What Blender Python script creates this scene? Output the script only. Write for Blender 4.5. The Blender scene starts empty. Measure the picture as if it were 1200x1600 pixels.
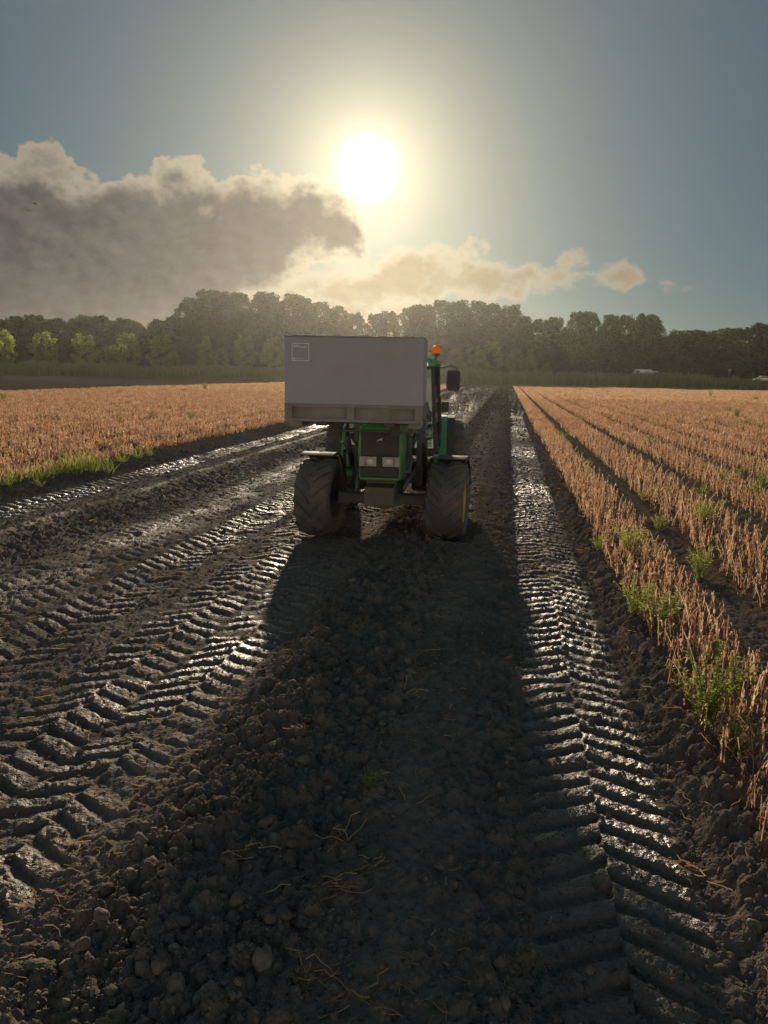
import bpy, bmesh, math, random
import numpy as np
from mathutils import Vector, Matrix, noise as mnoise
random.seed(7); RNG = np.random.default_rng(11)
R = math.radians

# ------------------------------------------------------------------ camera
S = bpy.context.scene
EYE = 2.35; FPX = 1202.0
PITCH, ROLL, YAW = R(10.2), R(1.1), R(8.8)        # rows run along +Y, the camera is turned a little left of them
fwd = Vector((-math.sin(YAW)*math.cos(PITCH), math.cos(YAW)*math.cos(PITCH), -math.sin(PITCH)))
rgt = Vector((math.cos(YAW), math.sin(YAW), 0)); upv = rgt.cross(fwd)
r2 = rgt*math.cos(ROLL) + upv*math.sin(ROLL); u2 = upv*math.cos(ROLL) - rgt*math.sin(ROLL)
cam = bpy.data.cameras.new('camera'); cam.sensor_fit = 'VERTICAL'; cam.sensor_height = 36.0
cam.lens = FPX/1600*36.0; cam.clip_start = 0.05; cam.clip_end = 5000
camo = bpy.data.objects.new('camera', cam); S.collection.objects.link(camo)
camo.matrix_world = Matrix(((r2.x, u2.x, -fwd.x, 0), (r2.y, u2.y, -fwd.y, 0), (r2.z, u2.z, -fwd.z, EYE), (0, 0, 0, 1)))
S.camera = camo
def ray(x, y): return (fwd*FPX + r2*(x-600) - u2*(y-800)).normalized()
def gpt(x, y, z=0.05):
    d = ray(x, y); t = (z-EYE)/d.z; return Vector((0, 0, EYE)) + d*t
def at(x, y, Y):
    d = ray(x, y); t = Y/d.y; return Vector((0, 0, EYE)) + d*t
def azel(x, y):
    d = ray(x, y); return math.degrees(math.atan2(d.x, d.y)), math.degrees(math.asin(d.z))

# ------------------------------------------------------------------ sun, sky, exposure
SUN = ray(575, 262)
SUN_EL = math.asin(SUN.z); SUN_AZ = math.atan2(SUN.x, SUN.y)
sl = bpy.data.lights.new('sun', 'SUN'); sl.energy = 4.5; sl.angle = R(1.2); sl.color = (1.0, 0.84, 0.62)
slo = bpy.data.objects.new('sun', sl); S.collection.objects.link(slo)
slo.rotation_euler = (-SUN).to_track_quat('-Z', 'Y').to_euler(); slo.location = (0, 0, 60)
S.view_settings.view_transform = 'Standard'; S.view_settings.look = 'None'
S.view_settings.gamma = 1.0; S.view_settings.use_curve_mapping = False
S.view_settings.exposure = 0.28
S.cycles.max_bounces = 6; S.cycles.transparent_max_bounces = 8; S.cycles.volume_bounces = 0

W = bpy.data.worlds.new('World'); S.world = W; W.use_nodes = True
class NT:
    def __init__(s, nt): s.t = nt; s.n = nt.nodes; s.l = nt.links
    def link(s, v, sock):
        if v is None: return
        if hasattr(v, 'is_output'): s.l.new(v, sock)
        else: sock.default_value = v
    def node(s, typ, ins=None, **kw):
        n = s.n.new(typ)
        for k, v in kw.items(): setattr(n, k, v)
        for k, v in (ins or {}).items(): s.link(v, n.inputs[k])
        return n
    def m(s, op, a, b=None, c=None, clamp=False):
        n = s.n.new('ShaderNodeMath'); n.operation = op; n.use_clamp = clamp
        for i, v in enumerate((a, b, c)): s.link(v, n.inputs[i])
        return n.outputs[0]
    def ss(s, v, a, b, o0=0.0, o1=1.0):
        n = s.node('ShaderNodeMapRange', {'Value': v, 'From Min': a, 'From Max': b, 'To Min': o0, 'To Max': o1}, interpolation_type='SMOOTHSTEP')
        return n.outputs[0]
    def mix(s, f, a, b, mode='MIX'):
        n = s.n.new('ShaderNodeMix'); n.data_type = 'RGBA'; n.blend_type = mode; n.clamp_factor = True
        s.link(f, n.inputs[0]); s.link(a, n.inputs[6]); s.link(b, n.inputs[7]); return n.outputs[2]
    def noise(s, vec, scale, detail=4, rough=.55, dist=0.0, dim='3D'):
        n = s.node('ShaderNodeTexNoise', {'Scale': scale, 'Detail': detail, 'Roughness': rough, 'Distortion': dist}, noise_dimensions=dim)
        if vec is not None: s.l.new(vec, n.inputs['Vector'])
        return n.outputs[0]
    def ramp(s, f, pts):
        n = s.n.new('ShaderNodeValToRGB'); s.link(f, n.inputs[0]); e = n.color_ramp.elements
        while len(e) > 1: e.remove(e[0])
        for i, (p, c) in enumerate(pts):
            q = e[0] if i == 0 else e.new(p)
            q.position = p; q.color = (*c, 1)
        return n.outputs[0]
def world():
    g = NT(W.node_tree); g.n.clear()
    d = g.node('ShaderNodeTexCoord').outputs['Generated']
    nrm = g.node('ShaderNodeVectorMath', {0: d}, operation='NORMALIZE').outputs[0]
    sep = g.node('ShaderNodeSeparateXYZ', {0: nrm})
    az = g.m('MULTIPLY', g.m('ARCTAN2', sep.outputs[0], sep.outputs[1]), 57.2958)
    el = g.m('MULTIPLY', g.m('ARCSINE', sep.outputs[2]), 57.2958)
    dot = g.node('ShaderNodeVectorMath', {0: nrm, 1: tuple(SUN)}, operation='DOT_PRODUCT').outputs['Value']
    ang = g.m('MULTIPLY', g.m('ARCCOSINE', g.m('MINIMUM', dot, 0.999999)), 57.2958)
    sky = g.node('ShaderNodeTexSky', sky_type='NISHITA', sun_disc=False, sun_elevation=SUN_EL, sun_rotation=SUN_AZ,
                 air_density=1.0, dust_density=0.6, ozone_density=1.5, altitude=0)
    hs = g.node('ShaderNodeHueSaturation', {'Saturation': 1.1, 'Value': 1.0, 'Color': sky.outputs[0]}).outputs[0]
    hs = g.mix(1.0, hs, (.58, 1.0, 1.27, 1), 'MULTIPLY')
    def ex(k, p=1.0): return g.m('EXPONENT', g.m('MULTIPLY', g.m('POWER', g.m('DIVIDE', ang, k), p), -1.0))
    def sc(f, c): return g.node('ShaderNodeVectorMath', {0: c, 'Scale': f}, operation='SCALE').outputs[0]
    def add(a, b): return g.node('ShaderNodeVectorMath', {0: a, 1: b}, operation='ADD').outputs[0]
    # the sun's disc and aureole
    core = sc(g.m('MULTIPLY', ex(1.12, 2.0), 1.0), (60, 55, 45))
    aur = add(sc(ex(2.7), (10.5, 9.0, 5.6)), sc(ex(9.0), (4.1, 3.2, 1.55)))
    base = add(add(sc(SKYMUL, hs), (.55, .86, 1.06)), aur)
    # clouds as functions of azimuth and elevation
    cv = g.node('ShaderNodeCombineXYZ', {0: az, 1: g.m('MULTIPLY', el, 1.35), 2: 3.1}).outputs[0]
    n1 = g.m('SUBTRACT', g.noise(cv, 0.16, 4, .56), .5)
    n2 = g.m('SUBTRACT', g.noise(cv, 0.6, 5, .64), .5)
    vor = g.node('ShaderNodeTexVoronoi', {'Vector': cv, 'Scale': 0.30, 'Smoothness': .35, 'Detail': 3.0, 'Roughness': .55}, feature='SMOOTH_F1').outputs['Distance']
    puff = g.m('SUBTRACT', .45, vor)
    A0, A1, E1 = -180.0, 180.0, 30.0
    def curve(pix, left, right):
        n = g.n.new('ShaderNodeFloatCurve'); c = n.mapping.curves[0]
        pts = left + [azel(*p) for p in pix] + right
        pts = [(min(1, max(0, (a-A0)/(A1-A0))), min(1, max(0, (e+5)/(E1+5)))) for a, e in pts]
        c.points[0].location = pts[0]; c.points[1].location = pts[-1]
        for p in pts[1:-1]: c.points.new(*p)
        n.mapping.update()
        g.l.new(g.m('DIVIDE', g.m('SUBTRACT', az, A0), A1-A0), n.inputs['Value'])
        return g.m('SUBTRACT', g.m('MULTIPLY', n.outputs[0], E1+5), 5.0)
    topA = curve([(0, 228), (60, 222), (110, 232), (165, 262), (225, 245), (300, 254), (400, 246), (480, 250), (530, 262), (562, 305), (580, 380), (615, 520)], [(-180, 14.5), (-120, 13), (-70, 15), (-45, 14)], [(0, -5), (45, -5), (85, 9), (125, 14), (180, 14.5)])  # end points add an unseen bank behind the camera for fill
    botA = curve([(0, 700), (180, 660), (310, 600), (390, 500), (450, 465), (510, 440), (575, 420)], [(-180, -5), (-60, -5)], [(0, 12), (40, 6), (80, -5), (180, -5)])
    topB = curve([(380, 470), (450, 425), (520, 396), (590, 386), (650, 384), (720, 392), (790, 402), (850, 408), (920, 408), (980, 424), (1040, 438), (1080, 452)], [(-180, -5), (-40, -5)], [(25, -5), (180, -5)])
    botB = curve([(380, 520), (470, 515), (560, 508), (650, 492), (720, 478), (800, 466), (880, 452), (950, 446), (1010, 444), (1080, 444)], [(-180, 2), (-40, 2)], [(25, 6), (180, 6)])
    wob = g.m('ADD', g.m('MULTIPLY_ADD', n1, 2.0, .95), g.m('ADD', g.m('MULTIPLY', n2, 1.5), g.m('MULTIPLY', puff, 2.3)))
    dA = g.m('MINIMUM', g.m('ADD', g.m('SUBTRACT', topA, el), wob), g.m('ADD', g.m('SUBTRACT', el, botA), g.m('MULTIPLY', wob, 1.4)))
    wb = g.m('ADD', g.m('MULTIPLY_ADD', n1, 2.2, 1.25), g.m('ADD', g.m('MULTIPLY', n2, 1.8), g.m('MULTIPLY', puff, 2.2)))
    dB = g.m('MINIMUM', g.m('ADD', g.m('SUBTRACT', topB, el), wb), g.m('ADD', g.m('SUBTRACT', el, botB), g.m('MULTIPLY', wb, 1.0)))
    aA = g.ss(dA, -.12, .38); aB = g.ss(dB, -.3, .7)
    thickA = g.ss(g.m('ADD', dA, g.m('MULTIPLY', n2, 1.6)), .1, 2.6); thickB = g.ss(g.m('ADD', dB, g.m('MULTIPLY', n2, 1.5)), .2, 2.2)
    near = ex(10.0); near2 = ex(5.0)
    rim = add((2.7, 2.4, 1.9), add(sc(near, (5.6, 4.7, 2.9)), sc(near2, (4.5, 3.8, 2.2))))
    coreA = add((.92, .88, .83), add(sc(near, (.9, .62, .3)), sc(g.ss(el, 7.0, 1.0), (.5, .38, .2))))
    cv2 = g.node('ShaderNodeVectorMath', {0: cv, 1: (.55, .5, 0)}, operation='ADD').outputs[0]
    lit = g.m('SUBTRACT', n2, g.m('SUBTRACT', g.noise(cv2, 0.6, 4, .64), .5))          # side of each billow that faces the sun
    coreA = add(coreA, sc(g.m('ADD', n1, g.m('MULTIPLY', lit, 1.6)), (.85, .76, .6)))
    coreB = add(add((2.1, 1.65, 1.05), sc(near, (3.6, 2.75, 1.3))), sc(lit, (2.0, 1.6, 1.0)))
    front = g.m('MULTIPLY_ADD', g.ss(ang, 35.0, 140.0), 6.5, 1.0)      # brightens and warms the unseen cloud bank to add shadow fill
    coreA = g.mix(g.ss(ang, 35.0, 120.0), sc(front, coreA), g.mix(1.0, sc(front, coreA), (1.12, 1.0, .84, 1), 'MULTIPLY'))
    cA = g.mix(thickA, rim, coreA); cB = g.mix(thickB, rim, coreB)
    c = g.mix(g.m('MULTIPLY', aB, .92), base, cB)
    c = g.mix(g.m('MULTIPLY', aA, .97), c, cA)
    c = add(c, core)
    bg = g.node('ShaderNodeBackground', {'Color': c, 'Strength': 0.087})
    out = g.node('ShaderNodeOutputWorld'); g.l.new(bg.outputs[0], out.inputs['Surface'])
SKYMUL = 0.07; HAZE = .00011
W.cycles.sampling_method = 'MANUAL'; W.cycles.sample_map_resolution = 512
world()

# ------------------------------------------------------------------ helpers
COL = S.collection
def tag(o, label=None, cat=None, group=None, kind=None):
    for k, v in (('label', label), ('category', cat), ('group', group), ('kind', kind)):
        if v: o[k] = v
    return o
def empty(name, loc=(0, 0, 0), rz=0.0):
    o = bpy.data.objects.new(name, None); COL.objects.link(o); o.location = loc; o.rotation_euler = (0, 0, rz)
    o.empty_display_size = .2; return o
def rotm(rx=0, ry=0, rz=0): return Matrix.Rotation(rz, 3, 'Z') @ Matrix.Rotation(ry, 3, 'Y') @ Matrix.Rotation(rx, 3, 'X')
class MB:
    def __init__(s): s.v = []; s.f = []; s.mi = []; s.cur = 0
    def add(s, vs, fs):
        b = len(s.v); s.v += [tuple(v) for v in vs]
        for f in fs: s.f.append(tuple(b+i for i in f)); s.mi.append(s.cur)
        return s
    def box(s, c, d, rot=None):
        hx, hy, hz = d[0]/2, d[1]/2, d[2]/2; c = Vector(c)
        vs = [Vector((x, y, z)) for x in (-hx, hx) for y in (-hy, hy) for z in (-hz, hz)]
        if rot: vs = [rot @ v for v in vs]
        return s.add([v+c for v in vs], [(0, 1, 3, 2), (4, 6, 7, 5), (0, 4, 5, 1), (2, 3, 7, 6), (0, 2, 6, 4), (1, 5, 7, 3)])
    def bar(s, p, q, w, h, side=Vector((1, 0, 0))):
        p, q = Vector(p), Vector(q); d = (q-p).normalized(); sx = (side - d*side.dot(d)).normalized(); up = sx.cross(d)
        vs = [e + sx*a*w/2 + up*b*h/2 for e in (p, q) for a, b in ((-1, -1), (1, -1), (1, 1), (-1, 1))]
        return s.add(vs, [(0, 3, 2, 1), (4, 5, 6, 7), (0, 1, 5, 4), (1, 2, 6, 5), (2, 3, 7, 6), (3, 0, 4, 7)])
    def tube(s, pts, r, n=8, cap=True):
        pts = [Vector(p) for p in pts]; rr = r if isinstance(r, (list, tuple)) else [r]*len(pts); rings = []
        for i, p in enumerate(pts):
            d = (pts[min(i+1, len(pts)-1)] - pts[max(i-1, 0)]).normalized()
            a = d.cross(Vector((0, 0, 1)) if abs(d.z) < .9 else Vector((1, 0, 0))).normalized(); b = d.cross(a)
            rings.append([p + (a*math.cos(t*2*math.pi/n) + b*math.sin(t*2*math.pi/n))*rr[i] for t in range(n)])
        vs = [v for q in rings for v in q]; fs = []
        for i in range(len(pts)-1):
            for t in range(n):
                fs.append((i*n+t, i*n+(t+1) % n, (i+1)*n+(t+1) % n, (i+1)*n+t))
        if cap: fs += [tuple(range(n-1, -1, -1)), tuple((len(pts)-1)*n+t for t in range(n))]
        return s.add(vs, fs)
    def lathe(s, prof, n=32, axis='x', c=(0, 0, 0)):
        c = Vector(c); vs = []; fs = []; m = len(prof)
        for k in range(n):
            t = 2*math.pi*k/n
            for r, a in prof:
                v = Vector((a, r*math.cos(t), r*math.sin(t))) if axis == 'x' else Vector((r*math.cos(t), r*math.sin(t), a))
                vs.append(v+c)
        for k in range(n):
            for j in range(m-1): fs.append((k*m+j, ((k+1) % n)*m+j, ((k+1) % n)*m+j+1, k*m+j+1))
        return s.add(vs, fs)
    def loft(s, secs, cap=True):
        n = len(secs[0]); vs = [v for q in secs for v in q]; fs = []
        for i in range(len(secs)-1):
            for t in range(n): fs.append((i*n+t, i*n+(t+1) % n, (i+1)*n+(t+1) % n, (i+1)*n+t))
        if cap: fs += [tuple(range(n-1, -1, -1)), tuple((len(secs)-1)*n+t for t in range(n))]
        return s.add(vs, fs)
    def prism(s, poly, x0, x1):                       # poly in (y, z), swept along x
        return s.loft([[(x0, y, z) for y, z in poly], [(x1, y, z) for y, z in poly]])
    def mesh(s, name, mats, smooth=False):
        me = bpy.data.meshes.new(name); me.from_pydata(s.v, [], s.f)
        for m in (mats if isinstance(mats, (list, tuple)) else [mats]): me.materials.append(m)
        if len(me.materials) > 1: me.polygons.foreach_set('material_index', s.mi)
        if smooth: me.polygons.foreach_set('use_smooth', [True]*len(me.polygons))
        bm = bmesh.new(); bm.from_mesh(me); bmesh.ops.recalc_face_normals(bm, faces=bm.faces); bm.to_mesh(me); bm.free()
        me.update(); return me
    def build(s, name, mats, parent=None, smooth=False, bevel=0.0):
        o = bpy.data.objects.new(name, s.mesh(name, mats, smooth)); COL.objects.link(o)
        if parent: o.parent = parent
        if bevel:
            b = o.modifiers.new('bevel', 'BEVEL'); b.width = bevel; b.segments = 2; b.limit_method = 'ANGLE'; b.angle_limit = R(40)
        return o
def copy_tree(o, parent=None):
    c = o.copy(); COL.objects.link(c); c.parent = parent
    for ch in list(o.children): copy_tree(ch, c)
    return c

# numpy noise
def _h(ix, iy, seed):
    with np.errstate(over='ignore'):
        n = (ix.astype(np.int64)*374761393 + iy.astype(np.int64)*668265263 + seed*974634721) & 0xffffffff
        n = ((n ^ (n >> 13))*1274126177) & 0xffffffff
        n = ((n ^ (n >> 16))*2246822519) & 0xffffffff
        n = n ^ (n >> 15)
    return (n & 0xffffff)/float(0x1000000)
def vn(x, y, seed=0):
    ix = np.floor(x); iy = np.floor(y); fx = x-ix; fy = y-iy; ux = fx*fx*(3-2*fx); uy = fy*fy*(3-2*fy)
    a = _h(ix, iy, seed); b = _h(ix+1, iy, seed); c = _h(ix, iy+1, seed); d = _h(ix+1, iy+1, seed)
    return (a*(1-ux)+b*ux)*(1-uy) + (c*(1-ux)+d*ux)*uy - .5
def fbm(x, y, seed=0, o=4, g=.5):
    r = 0; a = 1.0
    for k in range(o):
        r = r + a*vn(x*2**k + 17.3*k, y*2**k - 9.1*k, seed+k*31); a *= g
    return r
def domes(x, y, seed):                                  # rounded lumps of random size, one per cell
    ix = np.floor(x); iy = np.floor(y); best = np.zeros_like(x)
    for dx in (-1, 0, 1):
        for dy in (-1, 0, 1):
            cx, cy = ix+dx, iy+dy
            px = cx + _h(cx, cy, seed); py = cy + _h(cx, cy, seed+1); r = .25 + .55*_h(cx, cy, seed+2)
            q = ((x-px)**2 + (y-py)**2)/(r*r)
            best = np.maximum(best, np.sqrt(np.maximum(0, 1-q))*r)
    return best
def sst(x, a, b):
    t = np.clip((x-a)/(b-a), 0, 1); return t*t*(3-2*t)

# ------------------------------------------------------------------ the field's height
PX = [-400, -46, -45.5, -9.8, -9.55, -9.2, -8.85, -8.7, -7.75, -7.6, -7.3, -6.95, -6.7, -6.45, -5.95, -4.6, -4.35, -3.9, -2.1, -1.85, -1.65, -1.3, -.75, -.25, .12, .22, 1.08, 1.17, 1.3, 1.5, 2.13, 2.2, 2.5, 2.57, 400]
PZ = [-.02, -.02, .05, .05, .09, .05, -.03, -.05, -.05, .0, .03, .08, .12, .05, -.06, -.05, -.01, -.03, -.02, .0, .05, .07, .065, .05, .01, -.03, -.04, .03, .09, .05, .05, .0, .0, .05, .05]
# tyre tracks: centre, half width, lug height, lug pitch, arm slope, phase, wobble, sharpness, wetness, from Y, to Y
TRACKS = [(.60, .385, .034, .20, .55, .0, .02, 1.0, 1.0, -5, 200), (-8.22, .42, .05, .24, -.5, .1, .02, 1.0, 1.0, -5, 200),
          (-2.35, .33, .030, .20, .6, .02, .10, .75, .75, -5, 120), (-3.05, .36, .038, .21, .55, .07, .16, .8, .75, -5, 120),
          (-3.85, .36, .038, .21, -.55, .13, .20, .8, .75, -5, 120), (-4.85, .30, .028, .20, .5, .05, .06, .6, .15, -5, 120),
          (-5.6, .28, .028, .20, .5, .15, .05, .6, .15, -5, 120), (-7.35, .25, .02, .2, .5, .15, .05, .6, .3, -5, 120),
          (-.77, .29, .028, .2, .6, .1, .0, .8, .3, 11.3, 90), (-2.63, .29, .028, .2, .6, .1, .0, .8, .3, 11.3, 90)]
def edge_y(X): return 200 - 9*sst(X, 10, 60)           # where the field ends at the reed ditch
def field(X, Y, detail=True):
    z = np.interp(X, PX, PZ)
    k = np.round((X-2.35)/1.65)                         # wheel furrows between the planted beds
    inR = (X > 2.9) | ((X < -10.2) & (X > -45))
    xf = X - (2.35+1.65*k) + .05*vn(Y*.25, k*3.3, 5)
    z = z - np.where(inR, .055*np.exp(-(xf/.2)**2), 0)
    z = z + .035*fbm(X*.35, Y*.22, 3, 3)
    near = 1 - .6*sst(Y, 40, 120)
    wet = np.zeros_like(X); dry = np.zeros_like(X); trk = np.zeros_like(X)
    wx = X + .07*fbm(X*1.7, Y*1.7, 8, 3); 
    for (xc, hw, lh, pitch, sl, ph, wob, sharp, wt, y0, y1) in TRACKS:
        c = xc + wob*2*fbm(Y*.16, Y*0+xc, 21, 2)
        dx = X - c; m = (1-sst(np.abs(dx)+.05*fbm(X*6, Y*6, 40, 2), hw-.05, hw+.03))*sst(Y, y0, y0+.3)*(1-sst(Y, y1*.55, y1))
        pv = (Y + sl*np.abs(dx) + pitch*.5*(dx > 0) + ph + .032*fbm(X*4, Y*4, int(xc*10) % 97+2, 3))/pitch
        fr = pv - np.floor(pv)
        barh = sst(fr, .02, .14)*(1-sst(fr, .60, .92))
        mid = 1.0
        brk = np.clip(.82 + 1.1*fbm(X*3.1, Y*3.1, int(abs(xc)*13) % 89, 3), 0, 1)**(2-sharp)
        z = z + m*lh*(barh*mid*brk - .45) 
        trk = np.maximum(trk, m); wet = np.maximum(wet, m*wt*np.clip(barh*brk*1.2, 0, 1))
    # left driven ground: light dry bands
    dry = np.maximum(dry, np.exp(-((wx+5.2)/.62)**2)); dry = np.maximum(dry, .85*np.exp(-((wx+6.75)/.16)**2))
    dry = np.maximum(dry, .5*np.exp(-((wx+2.0)/.35)**2)*(X < 0)); dry = np.maximum(dry, .38*np.exp(-((wx+.45)/.3)**2))
    if not detail: return z
    # clods where the soil was lifted and thrown
    cz = np.maximum.reduce([sst(wx, -1.85, -1.6)*(1-sst(wx, -.85, -.4)), .75*sst(wx, -.3, 0)*(1-sst(wx, .15, .3)), sst(wx, 1.06, 1.16)*(1-sst(wx, 1.35, 1.6)),
                            .9*sst(wx, -9.7, -9.5)*(1-sst(wx, -8.8, -8.6)), .8*sst(wx, -7.75, -7.6)*(1-sst(wx, -7.1, -6.9)), .9*sst(wx, -6.6, -6.4)*(1-sst(wx, -6.1, -5.8))])
    base_c = .42*(1-trk)
    a = np.maximum(cz, base_c)*(1-.72*trk)
    u = X + .02*fbm(X*9, Y*9, 50, 2); v = Y + .02*fbm(X*9, Y*9, 57, 2)
    lump = .075*domes(u/.16, v/.16, 61)*np.clip(.55+1.3*vn(X*1.3, Y*1.3, 64), 0, 1) + .06*domes(u/.085, v/.085, 71) + .036*domes(u/.045, v/.045, 81) + .016*domes(u/.022, v/.022, 91)
    z = z + near*a*(lump - .03)
    z = z + near*(.016*fbm(X*7, Y*7, 101, 3) + .012*domes(u/.034, v/.034, 111) + .007*fbm(X*34, Y*34, 121, 2))
    sw = np.abs(fbm(X*3.1, Y*1.1, 131, 3))
    z = z + near*.03*(sw-.2)*np.exp(-((X+3.2)/1.3)**2)
    # the wheels stand on packed ground
    for xw in (-.77, -2.63):
        p = (1-sst(np.abs(X-xw), .30, .42))*sst(Y, 10.35, 10.6)*(1-sst(Y, 14.2, 15))
        z = z*(1-p) + p*np.minimum(z, .0)
    # bank and dyke beyond the field
    e = edge_y(X); rise = sst(Y, e, e+7)
    z = z*(1-rise) + rise*1.8 + .2*rise*fbm(X*.05, Y*.05, 151, 3)
    crop = ((X > 1.3) | ((X < -9.75) & (X > -45))).astype(float)*(Y < e-1.5)
    furrow = np.where(inR | ((X > 2.05) & (X < 2.65)), np.exp(-(xf/.24)**2), 0)
    litter = crop*(1-.85*furrow)
    wet = np.clip(wet*(.8+.9*fbm(X*.8, Y*.5, 171, 3)), 0, 1)*(1-.6*sst(Y, 30, 70))
    pk = np.clip(.75+1.0*fbm(X*2.2, Y*1.1, 191, 4), 0, 1)
    wet = np.maximum(wet, .55*pk*np.exp(-((wx+5.2)/.6)**2)); wet = np.maximum(wet, .5*pk*np.exp(-((wx+6.75)/.15)**2)); wet = np.maximum(wet, .22*pk*sst(wx, -7.9, -7.4)*(1-sst(wx, -2.0, -1.6)))
    dry = np.clip(dry*(.75+.8*fbm(X*2, Y*1.2, 181, 4))+.12*furrow, 0, 1)
    return z, wet, dry, litter, rise
def hz(x, y): return float(field(np.array([float(x)]), np.array([float(y)]))[0][0])
def hzs(X, Y): return field(np.asarray(X, float), np.asarray(Y, float))[0]

# ------------------------------------------------------------------ materials
M = {}
def mat(name):
    m = bpy.data.materials.new(name); m.use_nodes = True; m.node_tree.nodes.clear(); M[name] = m; return NT(m.node_tree)
def finish(g, shader, disp=None):
    o = g.node('ShaderNodeOutputMaterial'); g.l.new(shader, o.inputs['Surface'])
def pbr(name, col, rough=.5, metal=0.0, spec=.5, vary=.18, scale=6.0, bump=0.0, dust=0.0, dustcol=(.16, .125, .09), coat=0.0):
    g = mat(name); tc = g.node('ShaderNodeTexCoord').outputs['Object']
    n = g.noise(tc, scale, 6, .6)
    c = g.mix(n, tuple(x*(1-vary) for x in col)+(1,), tuple(min(1, x*(1+vary)) for x in col)+(1,))
    if dust:
        n2 = g.noise(tc, scale*.4, 8, .68); f = g.m('MULTIPLY', g.ss(n2, .38, .72), dust)
        c = g.mix(f, c, dustcol+(1,)); ro = g.m('ADD', rough, g.m('MULTIPLY', f, .4), clamp=True)
    else: ro = g.m('ADD', rough-.06, g.m('MULTIPLY', n, .12), clamp=True)
    b = g.node('ShaderNodeBsdfPrincipled', {'Base Color': c, 'Roughness': ro, 'Metallic': metal, 'Specular IOR Level': spec, 'Coat Weight': coat})
    if bump:
        bn = g.node('ShaderNodeBump', {'Strength': .5, 'Distance': bump, 'Height': g.noise(tc, scale*6, 5, .6)})
        g.l.new(bn.outputs[0], b.inputs['Normal'])
    finish(g, b.outputs[0]); return M[name]
def leafmat(name, ramp, trans=.45, rough=.5, spec=.35, attr='tint'):
    g = mat(name)
    a = g.node('ShaderNodeAttribute', attribute_name=attr).outputs['Fac']
    ri = g.node('ShaderNodeObjectInfo').outputs['Random']
    f = g.m('ADD', g.m('MULTIPLY', a, .72), g.m('MULTIPLY', ri, .28))
    c = g.ramp(f, ramp)
    b = g.node('ShaderNodeBsdfPrincipled', {'Base Color': c, 'Roughness': rough, 'Specular IOR Level': spec})
    t = g.node('ShaderNodeBsdfTranslucent', {'Color': g.mix(1.0, c, (1.15, 1.12, .9, 1), 'MULTIPLY')})
    x = g.node('ShaderNodeMixShader', {0: trans}); g.l.new(b.outputs[0], x.inputs[1]); g.l.new(t.outputs[0], x.inputs[2])
    finish(g, x.outputs[0]); return M[name]

def soil_material():
    g = mat('soil'); P = g.node('ShaderNodeNewGeometry').outputs['Position']
    A = lambda n: g.node('ShaderNodeAttribute', attribute_name=n).outputs['Fac']
    wet, dry, lit, far = A('wet'), A('dry'), A('litter'), A('bank')
    n1 = g.noise(P, 1.3, 7, .62); n2 = g.noise(P, 14, 7, .68); n3 = g.noise(P, 70, 5, .7)
    v = g.m('ADD', g.m('MULTIPLY', n1, .45), g.m('ADD', g.m('MULTIPLY', n2, .35), g.m('MULTIPLY', n3, .25)))
    c = g.ramp(v, [(.30, (0.078, 0.064, 0.052)), (.48, (0.15, 0.122, 0.1)), (.62, (0.21, 0.172, 0.14)), (.78, (0.3, 0.246, 0.198))])
    dc = g.ramp(v, [(.30, (0.149, 0.117, 0.089)), (.5, (0.27, 0.213, 0.161)), (.75, (0.391, 0.31, 0.236))])
    c = g.mix(g.m('MULTIPLY', dry, .8), c, dc)
    lc = g.ramp(g.noise(P, 30, 6, .7), [(.3, (.08, .055, .04)), (.5, (.20, .13, .085)), (.7, (.34, .22, .14))])
    c = g.mix(g.m('MULTIPLY', lit, .75), c, lc)
    gc = g.ramp(g.noise(P, 2.5, 6, .7), [(.3, (.03, .04, .015)), (.7, (.10, .11, .04))])
    c = g.mix(far, c, gc)
    r = g.m('SUBTRACT', .92, g.m('MULTIPLY', wet, g.m('ADD', .45, g.m('MULTIPLY', g.ss(n2, .4, .62), .22))))
    b = g.node('ShaderNodeBsdfPrincipled', {'Base Color': c, 'Roughness': r, 'Specular IOR Level': .38, 'Specular Tint': (1.0, .88, .74, 1)})
    df = g.node('ShaderNodeBsdfDiffuse', {'Color': c, 'Roughness': .6}); mx = g.node('ShaderNodeMixShader', {0: wet}); g.l.new(df.outputs[0], mx.inputs[1]); g.l.new(b.outputs[0], mx.inputs[2])
    hgt = g.m('ADD', g.m('MULTIPLY', g.noise(P, 26, 3, .5), .030), g.m('MULTIPLY', g.noise(P, 75, 2, .5), .010))
    Ps = g.node('ShaderNodeMapping', {'Vector': P, 'Scale': (2.6, .5, 1)}).outputs[0]         # beyond the modelled clods the relief goes on as bump
    hgt = g.m('ADD', hgt, g.m('MULTIPLY', g.m('ADD', g.noise(Ps, 1.0, 5, .6), g.m('MULTIPLY', g.noise(P, 3.0, 4, .6), .6)), g.m('MULTIPLY', A('lod'), .22)))
    bn = g.node('ShaderNodeBump', {'Strength': .9, 'Distance': 1.0, 'Height': hgt})
    g.l.new(bn.outputs[0], b.inputs['Normal']); g.l.new(bn.outputs[0], df.inputs['Normal']); finish(g, mx.outputs[0])
soil_material()
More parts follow.
